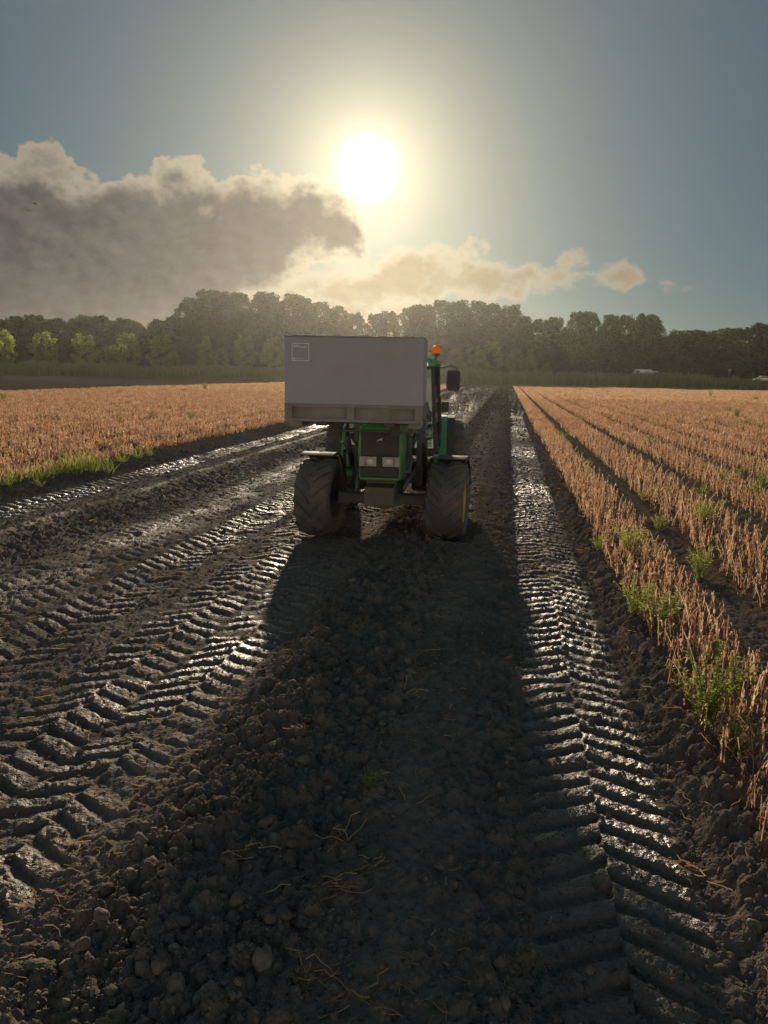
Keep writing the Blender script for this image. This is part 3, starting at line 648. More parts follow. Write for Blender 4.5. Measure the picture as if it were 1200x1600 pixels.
def tree_meshes(seed, H, Wd, base, lobes, leaf, nleaf, mname, shape='round'):
    random.seed(seed); mb = MB(); top = Vector((U(-.4, .4), U(-.4, .4), H*.8))
    mb.tube([(0, 0, -.6), (0, 0, H*.12), top*.5, top], [H*.022, H*.017, H*.011, .04], 7)
    lb = LB(); C = []
    for i in range(lobes):
        f = (i+.5)/lobes; zz = base*H + (H*(1-base))*f
        if shape == 'round': env = math.sin(math.pi*min(1, .14+.80*f))**.7
        elif shape == 'cone': env = max(.12, (1-f)**.75)
        else: env = min(1, .55+f)*math.sqrt(max(.04, 1-(max(0, f-.45)/.58)**2))
        a = i*2.39996 + U(-.4, .4); rr = Wd*.5*env*math.sqrt(U(.15, 1)); c = Vector((math.cos(a)*rr, math.sin(a)*rr, zz)); r = Wd*U(.085, .17)*(.6+.4*env)
        C.append((c, r))
        if i % 2 == 0:
            z0 = max(.15*H, zz-rr*.9); mb.tube([(0, 0, z0), tuple(c*.55+Vector((0, 0, z0*.45)) ), tuple(c)], [H*.006, H*.004, .02], 5)
    for (c, r) in C:
        tl = U(-.15, .15)
        for j in range(nleaf):
            n = rv()
            if n.length < .1: continue
            n.normalize(); p = c + Vector((n.x, n.y, n.z*.8))*r*(U(.45, 1.15)); e = (n*.6 + rv()*.8).normalized(); sd = e.cross(rv()).normalized(); L = leaf*U(.55, 1.3)
            t = min(1, max(0, .42+tl+U(-.3, .3)))
            lb.face([p-e*L*.5, p+sd*L*.42, p+e*L*.6, p-sd*L*.42], t)
    tm = mb.mesh('trunk', M['bark'], True); cm = lb.mesh('crown', M[mname]); return tm, cm
TALL = [tree_meshes(40+i, 24, 11, .14, 90, .58, 105, 'tree_leaf', 'poplar') for i in range(4)]
BROAD = [tree_meshes(60+i, 16, 12, .08, 80, .55, 105, 'tree_leaf', 'round') for i in range(4)]
YOUNG = [tree_meshes(80+i, 8, 6.5, .04, 30, .36, 120, 'young_leaf', 'round') for i in range(3)] + [tree_meshes(90+i, 8.5, 5, .04, 32, .36, 110, 'young_leaf', 'cone') for i in range(2)]
random.seed(5)
TH = {'t': 24.6, 'b': 16.6, 'y': 8.4}
def tree(name, var, h0, X, Y, h, label, group, wscale=1.0):
    z = 1.75; e = empty(name, (X, Y, z), U(0, 6.28)); s = h/h0; e.scale = (s*wscale, s*wscale, s); tag(e, label, 'tree', group)
    for n, me in zip(('trunk', 'crown'), var):
        o = bpy.data.objects.new(n, me); COL.objects.link(o); o.parent = e
SKY = [(-300, 500), (-60, 497), (0, 495), (60, 492), (100, 497), (150, 492), (200, 497), (262, 500), (286, 488), (298, 462), (320, 452), (400, 455), (455, 458), (482, 468), (525, 470), (545, 484), (575, 490), (620, 485), (642, 476), (665, 469), (705, 468), (750, 470), (802, 475), (820, 492), (838, 500), (868, 490), (925, 487), (985, 487), (1022, 490), (1040, 506), (1060, 515), (1085, 511), (1110, 514), (1145, 512), (1180, 506), (1240, 505), (1500, 505)]
sx, sy = [p[0] for p in SKY], [p[1] for p in SKY]
def skyrow(Y, step, drop, jit, grp, labs, kinds):
    px = -140.0
    while px < 1330:
        q = px + U(-jit, jit); yy = float(np.interp(q, sx, sy)) + drop(q) + U(-2, 5); Yq = Y + U(-5, 5); p = at(q, yy, Yq); h = p.z - 1.75
        kd = kinds(q, h); var = random.choice(TALL if kd == 't' else BROAD)
        tree('forest_tree', var, TH[kd], p.x, Yq, h, labs[kd], grp[kd], (U(.85, 1.1) if kd == 't' else U(.95, 1.25))*(1.0 if h > 14 else 1.2)); px += step*U(.8, 1.2)
gb = {'t': 'tall trees at the back of the wood', 'b': 'lower broad trees at the back of the wood'}
skyrow(262, 25, lambda q: 0, 8, gb, {'t': 'tall slim dark poplar-like tree at the back of the wood', 'b': 'dark broad tree at the back of the wood'}, lambda q, h: 't' if h > 19.5 else 'b')
gm = {'t': 'tall trees in the middle of the wood', 'b': 'broad trees in the middle of the wood'}
skyrow(243, 31, lambda q: 20 + 18*math.sin(q*.043)**2 + (14 if 300 < q < 820 else 0), 10, gm, {'t': 'tall dark tree in the middle of the wood', 'b': 'dark round-crowned tree in the middle of the wood'}, lambda q, h: 't' if h > 19.5 else 'b')
skyrow(229, 36, lambda q: 42 + 16*math.sin(q*.061+1)**2 + (26 if 290 < q < 820 else 0), 10, {'b': 'low dark trees at the front of the wood', 't': 'x'}, {'b': 'low dark bushy tree at the front edge of the wood', 't': ''}, lambda q, h: 'b')
for i, (px, py, wpx, kd) in enumerate(((4, 513, 46, 1), (62, 517, 52, 0), (132, 515, 54, 1), (200, 522, 50, 2), (248, 518, 54, 0), (268, 548, 26, 2), (320, 522, 46, 3), (376, 521, 42, 1), (428, 520, 50, 2), (465, 534, 40, 0), (735, 535, 44, 1), (770, 530, 48, 0), (800, 538, 36, 2), (835, 544, 28, 4), (857, 566, 20, 2), (715, 545, 30, 2), (660, 545, 40, 1), (165, 540, 30, 1), (350, 545, 30, 0))):
    Yq = float(edge_y(np.array([at(px, py, 210).x]))[0]) + 16.5 + (i % 3)*1.3; p = at(px, py, Yq); h = p.z - 1.75
    wd = wpx*Yq/FPX; base_w = (6.5 if kd < 3 else 5)*h/8
    tree('young_tree', YOUNG[kd if i % 3 or kd > 2 else (kd+i) % 3], TH['y'], p.x+U(-1.2, 1.2), Yq, h*U(.82, 1.06), ('light green young tree with round crown between road and wood' if kd < 3 else 'light green pointed young tree between road and wood'), ('round young trees along the road' if kd < 3 else 'pointed young trees along the road'), max(.7, wd/base_w))

# ------------------------------------------------------------------ vehicles and sign on the dyke road
def car(X, Y, rz, L, Wd, Hh, paint, label, van=False, name='parked_car', z=2.024):
    e = empty(name, (X, Y, z), rz); tag(e, label, 'van' if van else 'car')
    l = L/2; w = Wd/2
    if van: body = [(-l, .35), (-l, 1.0), (-l+.75, 1.15), (-l+1.25, Hh-.12), (-l+1.6, Hh), (l-.05, Hh), (l, Hh-.1), (l, .35)]
    else: body = [(-l, .35), (-l, .72), (-l+.15, .86), (-l+1.05, 1.0), (-l+1.75, Hh-.05), (-l+2.1, Hh), (l-1.0, Hh-.02), (l-.35, 1.02), (l-.03, .95), (l, .4)]
    mb = MB(); mb.loft([[(y, -w, zz) for y, zz in body], [(y, -w*.92, zz) for y, zz in body], [(y, w*.92, zz) for y, zz in body], [(y, w, zz) for y, zz in body]]); mb.build('body', M[paint], e, bevel=.05)
    for s in (-1, 1):
        g = MB()
        if van: g.add([(-l+.95, s*(w+.006), 1.2), (-l+1.35, s*(w+.006), Hh-.25), (-l+2.1, s*(w+.006), Hh-.25), (-l+2.1, s*(w+.006), 1.2)], [(0, 1, 2, 3)])
        else: g.add([(-l+1.25, s*(w+.006), 1.03), (-l+1.85, s*(w+.006), Hh-.09), (l-1.05, s*(w+.006), Hh-.1), (l-.55, s*(w+.006), 1.04)], [(0, 1, 2, 3)])
        g.build('side_window', M['dark_glass'], e)
        for y in (-l+.85, l-.8):
            t = MB().lathe([(.0, s*(w-.2)), (.2, s*(w-.2)), (.31, s*(w-.2)), (.33, s*(w-.1)), (.31, s*(w+.01)), (.2, s*(w+.012)), (.0, s*(w+.012))], 16, 'x')
            t.v = [(b+y, a, c+.33) for a, b, c in t.v]; wh = t.build('wheel', M['rubber'], e, True)
            r_ = MB().lathe([(.0, s*(w+.022)), (.19, s*(w+.022)), (.2, s*(w+.013))], 12, 'x'); r_.v = [(b+y, a, c+.33) for a, b, c in r_.v]; r_.build('rim', M['chrome'], wh)
        MB().box((-l-.004, s*w*.72, .78), (.04, .3, .12)).build('headlight', M['lamp_glass'], e); MB().box((l+.004, s*w*.75, .85), (.04, .2, .16)).build('tail_light', M['red_lens'], e)
    return e
pbr('dark_glass', (.02, .025, .03), .1, vary=.05); pbr('red_lens', (.4, .02, .02), .3)
def roadpos(px, py=590):
    p = at(px, py, 205); Y = float(edge_y(np.array([p.x]))[0]) + 11; return at(px, py, Y).x, Y
x, y = roadpos(1192); car(x, y, R(4), 4.5, 1.8, 1.5, 'silver_paint', 'silver passenger car on the dyke road behind the low reeds')
x, y = roadpos(1000); car(x, y, R(3), 5.2, 2.0, 2.6, 'white_paint', 'white van with grey windows on the dyke road, half hidden by reeds', True, 'parked_van')
x, y = roadpos(1023); car(x, y+2.4, R(176), 4.6, 1.9, 2.5, 'white_paint', 'shorter white van parked beyond the first white van', True, 'parked_van', 1.78)
x, y = roadpos(1133); e = empty('road_sign', (x, y-3.2, hz(x, y-3.2)-.1)); tag(e, 'grey road sign with square plate on a post above the reeds', 'sign')
MB().tube([(0, 0, 0), (0, 0, 3.3)], .06, 8).build('post', M['sign_grey'], e, True); MB().box((0, -.09, 3.0), (.75, .05, .62)).build('plate', M['sign_grey'], e, bevel=.01)

# ------------------------------------------------------------------ birds
def bird_mesh(fl):
    mb = MB(); mb.tube([(0, -.2, .0), (0, -.14, .01), (0, 0, .0), (0, .16, -.01), (0, .26, -.01)], [.01, .035, .055, .03, .012], 8)
    for s in (-1, 1):
        a = [(s*.02, -.08, .02), (s*.26, -.06, .02+.16*fl), (s*.50, .05, .02+.06*fl)]; b = [(s*.02, .09, .02), (s*.26, .09, .02+.15*fl), (s*.50, .08, .02+.055*fl)]
        v = a+b; v += [(p[0], p[1], p[2]-.012) for p in v]
        mb.add(v, [(0, 1, 4, 3), (1, 2, 5, 4), (6, 9, 10, 7), (7, 10, 11, 8), (0, 6, 7, 1), (1, 7, 8, 2), (3, 4, 10, 9), (4, 5, 11, 10), (2, 8, 11, 5)])
    mb.add([(-.05, .36, -.01), (.05, .36, -.01), (.012, .24, -.005), (-.012, .24, -.005), (-.05, .36, -.018), (.05, .36, -.018), (.012, .24, -.02), (-.012, .24, -.02)], [(0, 1, 2, 3), (7, 6, 5, 4), (0, 4, 5, 1), (1, 5, 6, 2), (3, 2, 6, 7), (0, 3, 7, 4)])
    return mb.mesh('flying_bird', M['bird_feather'], True)
for px, py, fl, rz in ((27, 313, .9, .6), (54, 318, -.6, 1.3), (45, 329, .5, .9)):
    o = bpy.data.objects.new('flying_bird', bird_mesh(fl)); COL.objects.link(o); o.location = at(px, py, 88); o.rotation_euler = (.1, .1, rz); o.scale = (1.1, 1.1, 1.1)
    tag(o, 'small dark bird flying in front of the grey cloud bank', 'bird', 'birds over the field')

# ------------------------------------------------------------------ the tractor (local: x to the picture's right, y to its rear, z up; front axle at y = 0)
TYAW = R(4)
T = empty('tractor', (-1.69, 10.9, 0.0), TYAW); tag(T, 'green tractor with front loader driving over the dark soil', 'tractor')
def P(n, m, mats, parent=None, smooth=False, bevel=.0): return m.build(n, M[mats] if isinstance(mats, str) else [M[q] for q in mats], parent or T, smooth, bevel)
def sect(y, w, zt, zb, c=.09):
    return [(-w, y, zb), (-w-.015, y, (zb+zt)/2), (-w, y, zt-c), (-w+c*.3, y, zt-c*.3), (-w+c, y, zt), (0, y, zt+.018), (w-c, y, zt), (w-c*.3, y, zt-c*.3), (w, y, zt-c), (w+.015, y, (zb+zt)/2), (w, y, zb)]
hood = P('hood', MB().loft([sect(-.79, .268, 1.655, .95), sect(-.74, .285, 1.69, .95), sect(-.2, .31, 1.745, .97), sect(.95, .345, 1.86, 1.0)]), 'green_paint', smooth=False, bevel=.008)
P('hood_brow', MB().loft([[(-.25, -.86, 1.625), (-.25, -.86, 1.645), (-.2, -.84, 1.685), (0, -.835, 1.70), (.2, -.84, 1.685), (.25, -.86, 1.645), (.25, -.86, 1.625)], [(-.275, -.765, 1.62), (-.275, -.765, 1.655), (-.21, -.765, 1.70), (0, -.765, 1.715), (.21, -.765, 1.70), (.275, -.765, 1.655), (.275, -.765, 1.62)]]), 'green_paint', hood)
P('side_vent', MB().box((.327, .15, 1.35), (.02, .8, .4)), 'black_plastic', hood); P('side_vent', MB().box((-.327, .15, 1.35), (.02, .8, .4)), 'black_plastic', hood)
P('exhaust_stack', MB().tube([(-.3, 1.02, 1.75), (-.3, 1.02, 2.1), (-.3, 1.02, 2.6), (-.3, 1.06, 2.7)], [.06, .06, .035, .035], 12), 'dark_metal', None, True)
grille = P('grille', MB().box((0, -.815, 1.435), (.50, .05, .335)), 'black_plastic', None, False, .012)
for k in range(9): P('grille_slat', MB().box((0, -.843, 1.295+.035*k), (.47, .008, .012)), 'black_plastic', grille)
low = P('lower_grille', MB().box((0, -.815, 1.055), (.52, .05, .135)), 'black_plastic', None, False, .01)
for k in range(3): P('grille_slat', MB().box((0, -.843, 1.015+.04*k), (.48, .008, .012)), 'black_plastic', low)
# the emblem: a bounding animal inside a shield outline, cut as thin raised shapes
em = MB(); em.loft([[(x, -.8475, 1.475+z) for x, z in q] for q in [[(-.036, .004), (-.014, .020), (.006, .020), (.020, .034), (.034, .030), (.022, .018), (.034, .0), (.028, -.003), (.012, .008), (-.012, .006), (-.030, -.012), (-.036, -.008), (-.024, .004)]]] +
                      [[(x, -.853, 1.475+z) for x, z in q] for q in [[(-.036, .004), (-.014, .020), (.006, .020), (.020, .034), (.034, .030), (.022, .018), (.034, .0), (.028, -.003), (.012, .008), (-.012, .006), (-.030, -.012), (-.036, -.008), (-.024, .004)]]])
P('emblem', em, 'chrome')
fr = MB()
for a, b in (((-.055, .05), (.055, .05)), ((.055, .05), (.05, -.02)), ((.05, -.02), (0, -.04)), ((0, -.04), (-.05, -.02)), ((-.05, -.02), (-.055, .05))): fr.bar((a[0], -.848, 1.475+a[1]), (b[0], -.848, 1.475+b[1]), .004, .006, Vector((0, 1, 0)))
P('emblem_frame', fr, 'dark_metal')
P('lamp_panel', MB().box((0, -.81, 1.195), (.535, .05, .135)), 'black_plastic')
for s in (-1, 1):
    h = P('headlight', MB().box((s*.155, -.833, 1.195), (.225, .02, .125)), 'lamp_white')
    P('reflector', MB().lathe([(.052, 0), (.045, .02), (.018, .035), (0, .035)], 20, 'z', (0, 0, 0)), 'lamp_white', h, True)
    c = h.children[-1]; c.location = (s*.125, -.846, 1.195); c.rotation_euler = (R(-90), 0, 0)
    P('bulb', MB().lathe([(0, -.012), (.012, -.006), (.014, .01), (0, .02)], 12, 'z'), 'white_print', h, True); c = h.children[-1]; c.location = (s*.125, -.849, 1.195); c.rotation_euler = (R(90), 0, 0)
    P('divider', MB().box((s*.192, -.850, 1.195), (.008, .014, .115)), 'black_plastic', h)
    P('lens', MB().box((s*.155, -.862, 1.195), (.225, .006, .125)), 'lamp_glass', h)
P('green_lip', MB().box((0, -.83, .965), (.53, .07, .035)), 'green_paint', None, False, .012)
P('weight_bracket', MB().box((0, -.84, .845), (.53, .16, .17)), 'green_paint', None, False, .02)
for s in (-1, 1): P('tow_hole', MB().lathe([(0, 0), (.028, 0), (.034, .012)], 14, 'z'), 'black_plastic'); c = T.children[-1]; c.location = (s*.13, -.922, .82); c.rotation_euler = (R(90), 0, 0)
P('front_frame', MB().box((0, -.3, .72), (.40, 1.1, .26)), 'cast_iron', None, False, .02)
P('engine_block', MB().box((0, .2, .86), (.42, 1.3, .34)).box((.26, .1, .95), (.12, .5, .2)).box((-.26, .3, .92), (.12, .4, .24)), 'cast_iron', None, False, .02)
P('transmission', MB().box((0, 1.6, .75), (.45, 1.9, .5)), 'cast_iron', None, False, .03)
P('radiator_hose', MB().tube([(.2, -.5, 1.0), (.38, -.42, 1.02), (.4, -.3, 1.2), (.33, -.2, 1.35)], .024, 8), 'rubber', None, True)
# front axle: a cast beam with a deep middle and thicker ends
ax = MB(); ax.loft([[(x, -.11, .58-h), (x, .11, .58-h), (x, .11, .58+h*.8), (x, -.11, .58+h*.8)] for x, h in ((-.66, .10), (-.5, .075), (-.3, .07), (-.14, .13), (0, .16), (.14, .13), (.3, .07), (.5, .075), (.66, .10))])
P('front_axle', ax, 'cast_iron', None, False, .02)
for s in (-1, 1): P('steering_cylinder', MB().tube([(s*.12, .17, .60), (s*.42, .17, .60)], .032, 10).tube([(s*.42, .17, .6), (s*.62, .16, .58)], .016, 8), 'dark_metal', None, True)
STEER = R(-7)
def tyre(Rr, Wd, rim, n, lug):
    w = Wd/2; mb = MB(); mb.lathe([(rim, -w*.80), (rim+.03, -w*.90), (rim+(Rr-rim)*.5, -w), (Rr-.09, -w*.97), (Rr-lug-.012, -w*.84), (Rr-lug, -w*.5), (Rr-lug, 0), (Rr-lug, w*.5), (Rr-lug-.012, w*.84), (Rr-.09, w*.97), (rim+(Rr-rim)*.5, w), (rim+.03, w*.90), (rim, w*.80)], 56)
    for s in (-1, 1):
        for k in range(n):
            t0 = 2*math.pi*(k + (.5 if s > 0 else 0))/n; q = []
            for a, x in ((0, .03), (.5, w*.5), (1, w*.96)):
                for dt in (-1, 1):
                    for lv in (0, 1):
                        t = t0 + a*1.25*2*math.pi/n*.9 + dt*.022*(1+.3*a)*(.85/Rr); r = (Rr - (.035 if a == 1 else 0)) if lv else Rr-lug-.02-(.06 if a == 1 else 0)
                        q.append((s*x, r*math.sin(t), r*math.cos(t)))
            mb.add(q, [(0, 2, 3, 1), (8, 9, 11, 10), (1, 3, 7, 5), (5, 7, 11, 9), (0, 1, 5, 4), (4, 5, 9, 8), (2, 6, 7, 3), (6, 10, 11, 7)])
    return mb
def wheel(name, x, y, Rr, Wd, rim, n, lug, s):
    w = P(name, tyre(Rr, Wd, rim, n, lug), 'rubber', None, False); w.location = (x, y, Rr-.012); w.rotation_euler = (.3 if s > 0 else .1, 0, STEER if y == 0 else 0)
    o = Wd/2*.84
    P('rim', MB().lathe([(rim+.012, s*o), (rim-.02, s*o*.98), (rim-.035, s*o*.8), (rim-.06, s*o*.6), (.20, s*o*.5), (.16, s*o*.62), (.0, s*o*.62)], 40), 'yellow_paint', w, True)
    P('inner_rim', MB().lathe([(rim+.012, -s*o), (rim-.02, -s*o*.98), (rim-.04, -s*o*.2), (.12, -s*o*.1)], 40), 'dark_metal', w, True)
    P('hub', MB().lathe([(.13, s*o*.5), (.12, s*(o*.62+.06)), (.08, s*(o*.62+.09)), (0, s*(o*.62+.09))], 20), 'yellow_paint', w, True)
    for k in range(8): P('wheel_bolt', MB().lathe([(.017, s*(o*.62-.02)), (.017, s*(o*.62+.025)), (0, s*(o*.62+.025))], 8, 'x', (0, .145*math.cos(k*.785), .145*math.sin(k*.785))), 'dark_metal', w)
    return w
for s in (-1, 1):
    wheel('front_wheel', s*.925, 0, .575, .53, .325, 17, .035, s); wheel('rear_wheel', s*.915, 2.42, .80, .50, .50, 20, .045, s)
    # front mudguard: thin curved plate with a turned-down outer lip and a bracket
    arc = lambda r, a0, a1, n: [(-r*math.sin(R(a0+(a1-a0)*k/n)), .563 + r*math.cos(R(a0+(a1-a0)*k/n))) for k in range(n+1)]
    o_, i_ = arc(.655, 16, -75, 14), arc(.64, 16, -75, 14)
    mb = MB().prism(o_ + i_[::-1], s*.70, s*1.17); lip = MB().prism(o_ + arc(.60, 16, -75, 14)[::-1], s*1.172, s*1.187)
    f = P('front_fender', mb, 'black_plastic', None, False); P('fender_lip', lip, 'black_plastic', f)
    P('fender_bracket', MB().tube([(s*.62, 0, .64), (s*.62, .0, 1.0), (s*.66, 0, 1.17), (s*.95, 0, 1.205)], .022, 8), 'dark_metal', f, True)
    pv = Vector((s*.925, 0, 0)); f.location = pv - Matrix.Rotation(STEER, 3, 'Z') @ pv; f.rotation_euler = (0, 0, STEER)
    # rear mudguard: green shell, black widening beside it
    arr = lambda r, a0, a1, n: [(2.42-r*math.sin(R(a0+(a1-a0)*k/n)), .79 + r*math.cos(R(a0+(a1-a0)*k/n))) for k in range(n+1)]
    P('rear_fender', MB().prism(arr(.875, 98, -60, 18) + arr(.835, 98, -60, 18)[::-1], s*.66, s*.87), 'green_paint', None, False, .012)
    P('fender_extension', MB().prism(arr(.868, 88, -60, 18) + arr(.838, 88, -60, 18)[::-1], s*.873, s*1.0), 'black_plastic', None, False, .01)
    # steps and side tank below the cab
    st = P('cab_step', MB().box((s*.62, 1.15, .55), (.26, .3, .03)).box((s*.62, 1.15, .85), (.26, .3, .03)).box((s*.62, 1.15, 1.1), (.26, .3, .03)), 'dark_metal', None, False, .004)
    P('step_rail', MB().box((s*.745, 1.15, .84), (.02, .3, .62)), 'dark_metal', st)
    P('fuel_tank', MB().box((s*.48, 1.55, .72), (.3, .5, .46)), 'black_plastic', None, False, .05)
P('rear_axle', MB().tube([(-.9, 2.42, .79), (.9, 2.42, .79)], .12, 14), 'cast_iron', None, True)
# cab
cab = P('cab', MB().loft([[(-.70, .98, z), (.70, .98, z), (.74, 1.5, z), (.72, 2.35, z), (-.72, 2.35, z), (-.74, 1.5, z)] for z in (1.10, 1.22)]), 'black_plastic', None, False, .02)
P('dashboard', MB().box((0, 1.05, 1.55), (.5, .25, .65)), 'black_plastic', cab, False, .05)
pil = [((.70, .98, 1.2), (.62, 1.12, 2.5)), ((.755, 1.55, 1.2), (.70, 1.58, 2.5)), ((.72, 2.33, 1.2), (.64, 2.28, 2.5))]
for s in (-1, 1):
    for a, b in pil: P('pillar', MB().bar((s*a[0], a[1], a[2]), (s*b[0], b[1], b[2]), .055, .07), 'black_plastic', cab, False, .012)
    A, B, C_ = pil
    def pane(n, q): 
        nn = (Vector(q[1])-Vector(q[0])).cross(Vector(q[2])-Vector(q[0])).normalized()*.005
        P(n, MB().add([Vector(v)-nn for v in q] + [Vector(v)+nn for v in q], [(0, 1, 2, 3), (7, 6, 5, 4), (0, 4, 5, 1), (1, 5, 6, 2), (2, 6, 7, 3), (3, 7, 4, 0)]), 'glass', cab)
    pane('door_glass', [(s*.70, 1.03, 1.24), (s*.75, 1.51, 1.24), (s*.695, 1.54, 2.47), (s*.62, 1.16, 2.47)])
    pane('side_window', [(s*.755, 1.6, 1.24), (s*.72, 2.29, 1.24), (s*.64, 2.25, 2.47), (s*.70, 1.62, 2.47)])
    P('door_handle', MB().box((s*.775, 1.45, 1.5), (.03, .05, .14)), 'black_plastic', cab, False, .008)
    P('grab_rail', MB().tube([(s*.74, 1.0, 1.45), (s*.78, .98, 1.5), (s*.755, 1.03, 2.0), (s*.70, 1.07, 2.05)], .014, 8), 'dark_metal', cab, True)
pane('windscreen', [(-.67, .985, 1.24), (.67, .985, 1.24), (.59, 1.12, 2.47), (-.59, 1.12, 2.47)]); pane('rear_window', [(-.69, 2.34, 1.24), (.69, 2.34, 1.24), (.61, 2.29, 2.47), (-.61, 2.29, 2.47)])
rf = [(-.70, 2.47), (-.73, 2.51), (-.70, 2.565), (-.55, 2.60), (0, 2.615), (.55, 2.60), (.70, 2.565), (.73, 2.51), (.70, 2.47)]
P('roof', MB().loft([[(x*.92, .92, 2.47+(z-2.47)*.6) for x, z in rf], [(x, 1.05, z) for x, z in rf], [(x, 2.2, z) for x, z in rf], [(x*.95, 2.42, 2.47+(z-2.47)*.7) for x, z in rf]]), 'green_paint', cab, False, .01)
for s in (-1, 1): P('roof_lamp', MB().box((s*.48, .905, 2.50), (.16, .05, .07)), 'chrome', cab, False, .01)
seat = P('driver_seat', MB().box((0, 1.85, 1.5), (.5, .48, .14)).box((0, 2.08, 1.85), (.48, .12, .62)).box((0, 1.85, 1.33), (.3, .3, .24)), 'seat_fabric', cab, False, .04)
P('steering_wheel', MB().tube([(.19*math.cos(k*.3927), 1.36+.13*math.sin(k*.3927), 1.80+.13*math.sin(k*.3927)) for k in range(17)], .014, 8, False), 'black_plastic', cab, True)
P('steering_column', MB().tube([(0, 1.36, 1.80), (0, 1.16, 1.5)], .03, 8), 'black_plastic', cab, True)
# beacon, mirrors, side lamps
bc = P('beacon', MB().tube([(.66, 1.45, 2.50), (.66, 1.45, 2.66)], .018, 8).lathe([(0, 2.64), (.055, 2.64), (.06, 2.68), (.0, 2.68)], 20, 'z', (.66, 1.45, 0)), 'black_plastic', None, True)
P('beacon_lens', MB().lathe([(.058, 2.682), (.068, 2.70), (.068, 2.745), (.058, 2.785), (.03, 2.80), (0, 2.802)], 24, 'z', (.66, 1.45, 0)), 'amber', bc, True)
for s in (-1, 1):
    P('mirror_arm', MB().tube([(s*.62, 1.12, 2.44), (s*.8, 1.1, 2.47), (s*.95, 1.08, 2.475), (s*1.0, 1.08, 2.44), (s*1.0, 1.08, 2.35)], .011, 8), 'dark_metal', None, True)
    mi = P('mirror', MB().loft([[(s*.945+x*.93, 1.05, 2.265+z*.93) for x, z in ((-.105, -.11), (-.08, -.155), (.08, -.155), (.105, -.12), (.105, .12), (.08, .155), (-.08, .155), (-.105, .12))], [(s*.945+x, 1.075, 2.265+z) for x, z in ((-.105, -.11), (-.08, -.155), (.08, -.155), (.105, -.12), (.105, .12), (.08, .155), (-.08, .155), (-.105, .12))], [(s*.945+x, 1.11, 2.265+z) for x, z in ((-.105, -.11), (-.08, -.155), (.08, -.155), (.105, -.12), (.105, .12), (.08, .155), (-.08, .155), (-.105, .12))]]), 'black_plastic', None, False, .006)
    P('mirror_glass', MB().box((s*.945, 1.1125, 2.265), (.185, .004, .275)), 'chrome', mi)
    P('side_lamp', MB().box((s*.83, 1.62, 1.84), (.12, .12, .17)).bar((s*.74, 1.58, 1.84), (s*.79, 1.62, 1.84), .04, .04), 'black_plastic', None, False, .012)
# front loader
L = lambda n, m, mt='loader_paint', sm=False, bv=.008, par=None: P(n, m, mt, par, sm, bv)
for s in (-1, 1):
    mast = L('loader_mast', MB().box((s*.47, .72, 1.28), (.09, .26, 1.2)).box((s*.38, .72, .78), (.2, .22, .14)))
    L('mast_pin', MB().tube([(s*.40, .76, 1.76), (s*.62, .76, 1.76)], .035, 12), 'dark_metal', True, 0, mast)
    L('loader_arm', MB().bar((s*.56, .78, 1.76), (s*.56, -.35, 1.90), .09, .16).bar((s*.56, -.30, 1.92), (s*.56, -.90, 1.52), .085, .15))
    L('lift_cylinder', MB().tube([(s*.56, .62, .98), (s*.56, .15, 1.42)], .042, 12).tube([(s*.56, .15, 1.42), (s*.56, -.2, 1.8)], .022, 10), 'dark_metal', True, 0)
    L('tilt_cylinder', MB().tube([(s*.50, -.1, 1.80), (s*.50, -.5, 1.68)], .032, 12).tube([(s*.50, -.5, 1.68), (s*.48, -.86, 1.64)], .018, 10), 'chrome', True, 0)
    L('brace', MB().tube([(s*.44, .62, .95), (s*.36, -.2, .88), (s*.32, -.62, .80)], .03, 8), 'loader_paint', True, 0)
    L('hydraulic_hose', MB().tube([(s*.45, .55, 1.5), (s*.40, .1, 1.30), (s*.42, -.3, 1.42), (s*.46, -.62, 1.62), (s*.40, -.82, 1.55)], .013, 6), 'rubber', True, 0)
L('cross_tube', MB().tube([(-.58, -.90, 1.728), (.58, -.90, 1.728)], .036, 14), 'loader_paint', True, 0)
CX = -.215                                              # the crate sits a little off the loader's middle
car_ = L('fork_carriage', MB().box((CX*.5, -.955, 1.735), (1.36, .05, .05)).box((CX*.5, -.955, 1.605), (1.28, .035, .028)).box((-.56, -.955, 1.66), (.07, .045, .2)).box((.42, -.955, 1.66), (.07, .045, .2)))
for x in (-.62, .18):
    L('fork', MB().box((CX*.3+x+.1, -1.52, 1.756), (.12, 1.1, .04)).box((CX*.3+x+.1, -.985, 1.66), (.12, .04, .23)), 'dark_metal', False, .006)
P('hose_loop', MB().tube([(-.58, -.55, 1.72), (-.63, -.7, 1.5), (-.5, -.8, 1.42), (-.42, -.9, 1.52)], .013, 6), 'rubber', None, True)

# ------------------------------------------------------------------ the crate on the forks
zc = 1.777
KX, KY = CX, -2.0                                        # its front edge in the tractor's frame
rotT = Matrix.Rotation(TYAW, 3, 'Z'); K0 = Vector((-1.69, 10.9, 0)) + rotT @ Vector((KX, KY, 0))
K = empty('pallet_crate', (K0.x, K0.y, zc), TYAW); tag(K, 'large dark grey crate with slotted pallet base carried on the loader forks', 'crate')
KW, KD, KH, KB = 1.625, 1.12, .985, .205
def Q(n, m, mt='crate_panel', bv=.006, par=None): return m.build(n, M[mt], par or K, False, bv)
hw = KW/2
fp = Q('front_panel', MB().box((0, .0125, (KB+KH)/2-.005), (KW-.004, .025, KH-KB-.014)))
Q('back_panel', MB().box((0, KD-.0125, (KB+KH)/2-.005), (KW-.004, .025, KH-KB-.014)))
for s in (-1, 1): Q('side_panel', MB().box((s*(hw-.0145), KD/2, (KB+KH)/2-.005), (.025, KD-.056, KH-KB-.014)))
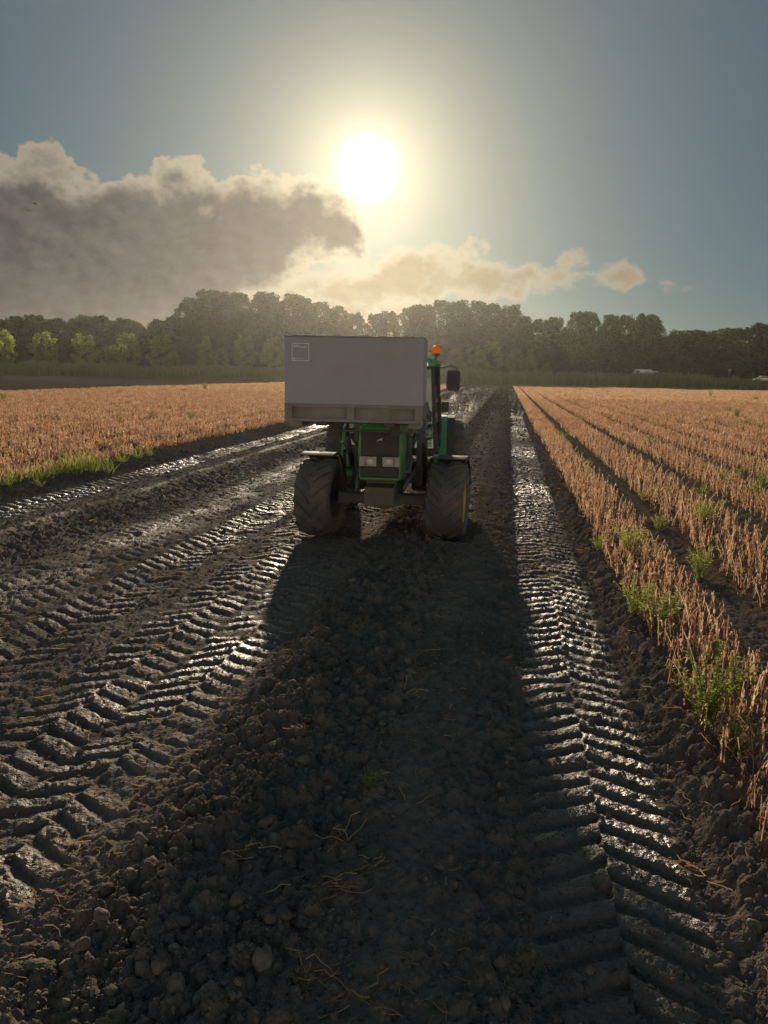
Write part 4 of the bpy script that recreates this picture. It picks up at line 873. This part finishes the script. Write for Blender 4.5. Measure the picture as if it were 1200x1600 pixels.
Q('top_rim', MB().box((0, .012, KH-.004), (KW, .034, .014)).box((0, KD-.012, KH-.004), (KW, .034, .014)).box((-hw+.012, KD/2, KH-.004), (.034, KD-.07, .014)).box((hw-.012, KD/2, KH-.004), (.034, KD-.07, .014)), 'crate_frame', .002)
Q('floor_panel', MB().box((0, KD/2, KB-.03), (KW-.08, KD-.08, .02)), 'crate_panel')
for y in (.02, KD-.02):
    Q('base_rail', MB().box((0, y, KB-.012), (KW, .05, .026)), 'crate_frame', .003); Q('base_rail', MB().box((0, y, .02), (KW, .05, .036)), 'crate_frame', .003)
    for x, w in ((-hw+.045, .09), (-.03, .085), (hw-.045, .09)): Q('base_block', MB().box((x, y, KB/2+.005), (w, .046, KB-.06)), 'crate_frame', .004)
for s in (-1, 1):
    Q('base_rail', MB().box((s*(hw-.03), KD/2, KB-.012), (.05, KD-.1, .026)), 'crate_frame', .003)
    Q('skid', MB().box((s*(hw-.10), KD/2, -.033), (.16, KD*.7, .066)), 'crate_frame', .01)
Q('base_tray', MB().box((0, KD*.5, KB/2), (KW-.12, KD-.14, KB-.07)), 'crate_frame', .003)
# printed label: a thin square outline, two short lines of small print, a dot and line below
lx, lz, w = -hw+.19, KH-.185, .195
lab = MB(); y = -.0025
for a, b in (((-w/2, -w/2), (w/2, -w/2)), ((w/2, -w/2), (w/2, w/2)), ((w/2, w/2), (-w/2, w/2)), ((-w/2, w/2), (-w/2, -w/2))): lab.bar((lx+a[0], y, lz+a[1]), (lx+b[0], y, lz+b[1]), .008, .003, Vector((0, 0, 1)) if a[1] == b[1] else Vector((1, 0, 0)))
random.seed(3)
x = lx-w/2+.018
while x < lx-.025: d_ = U(.006, .011); lab.box((x+d_/2, y, lz+w/2-.024), (d_, .002, .010)); x += d_+.004
x = lx-w/2+.018
while x < lx+w/2-.025: d_ = U(.006, .012); lab.box((x+d_/2, y, lz+w/2-.040), (d_, .002, .010)); x += d_+(.004 if random.random() < .8 else .012)
lab.box((lx-w/2+.022, y, lz-w/2+.024), (.014, .002, .014)); lab.box((lx-.01, y, lz-w/2+.022), (.09, .002, .004))
lab.build('printed_label', M['white_print'], K)

# ------------------------------------------------------------------ haze: the evening air
g = mat('haze_air'); v = g.node('ShaderNodeVolumePrincipled', {'Color': (1.0, .97, .90, 1), 'Density': HAZE, 'Anisotropy': .8})
o_ = g.node('ShaderNodeOutputMaterial'); g.l.new(v.outputs[0], o_.inputs['Volume'])
tag(MB().box((0, 0, 18), (1500, 1300, 40)).build('haze', M['haze_air']), 'thin warm evening haze over the whole field', 'haze', None, 'stuff')
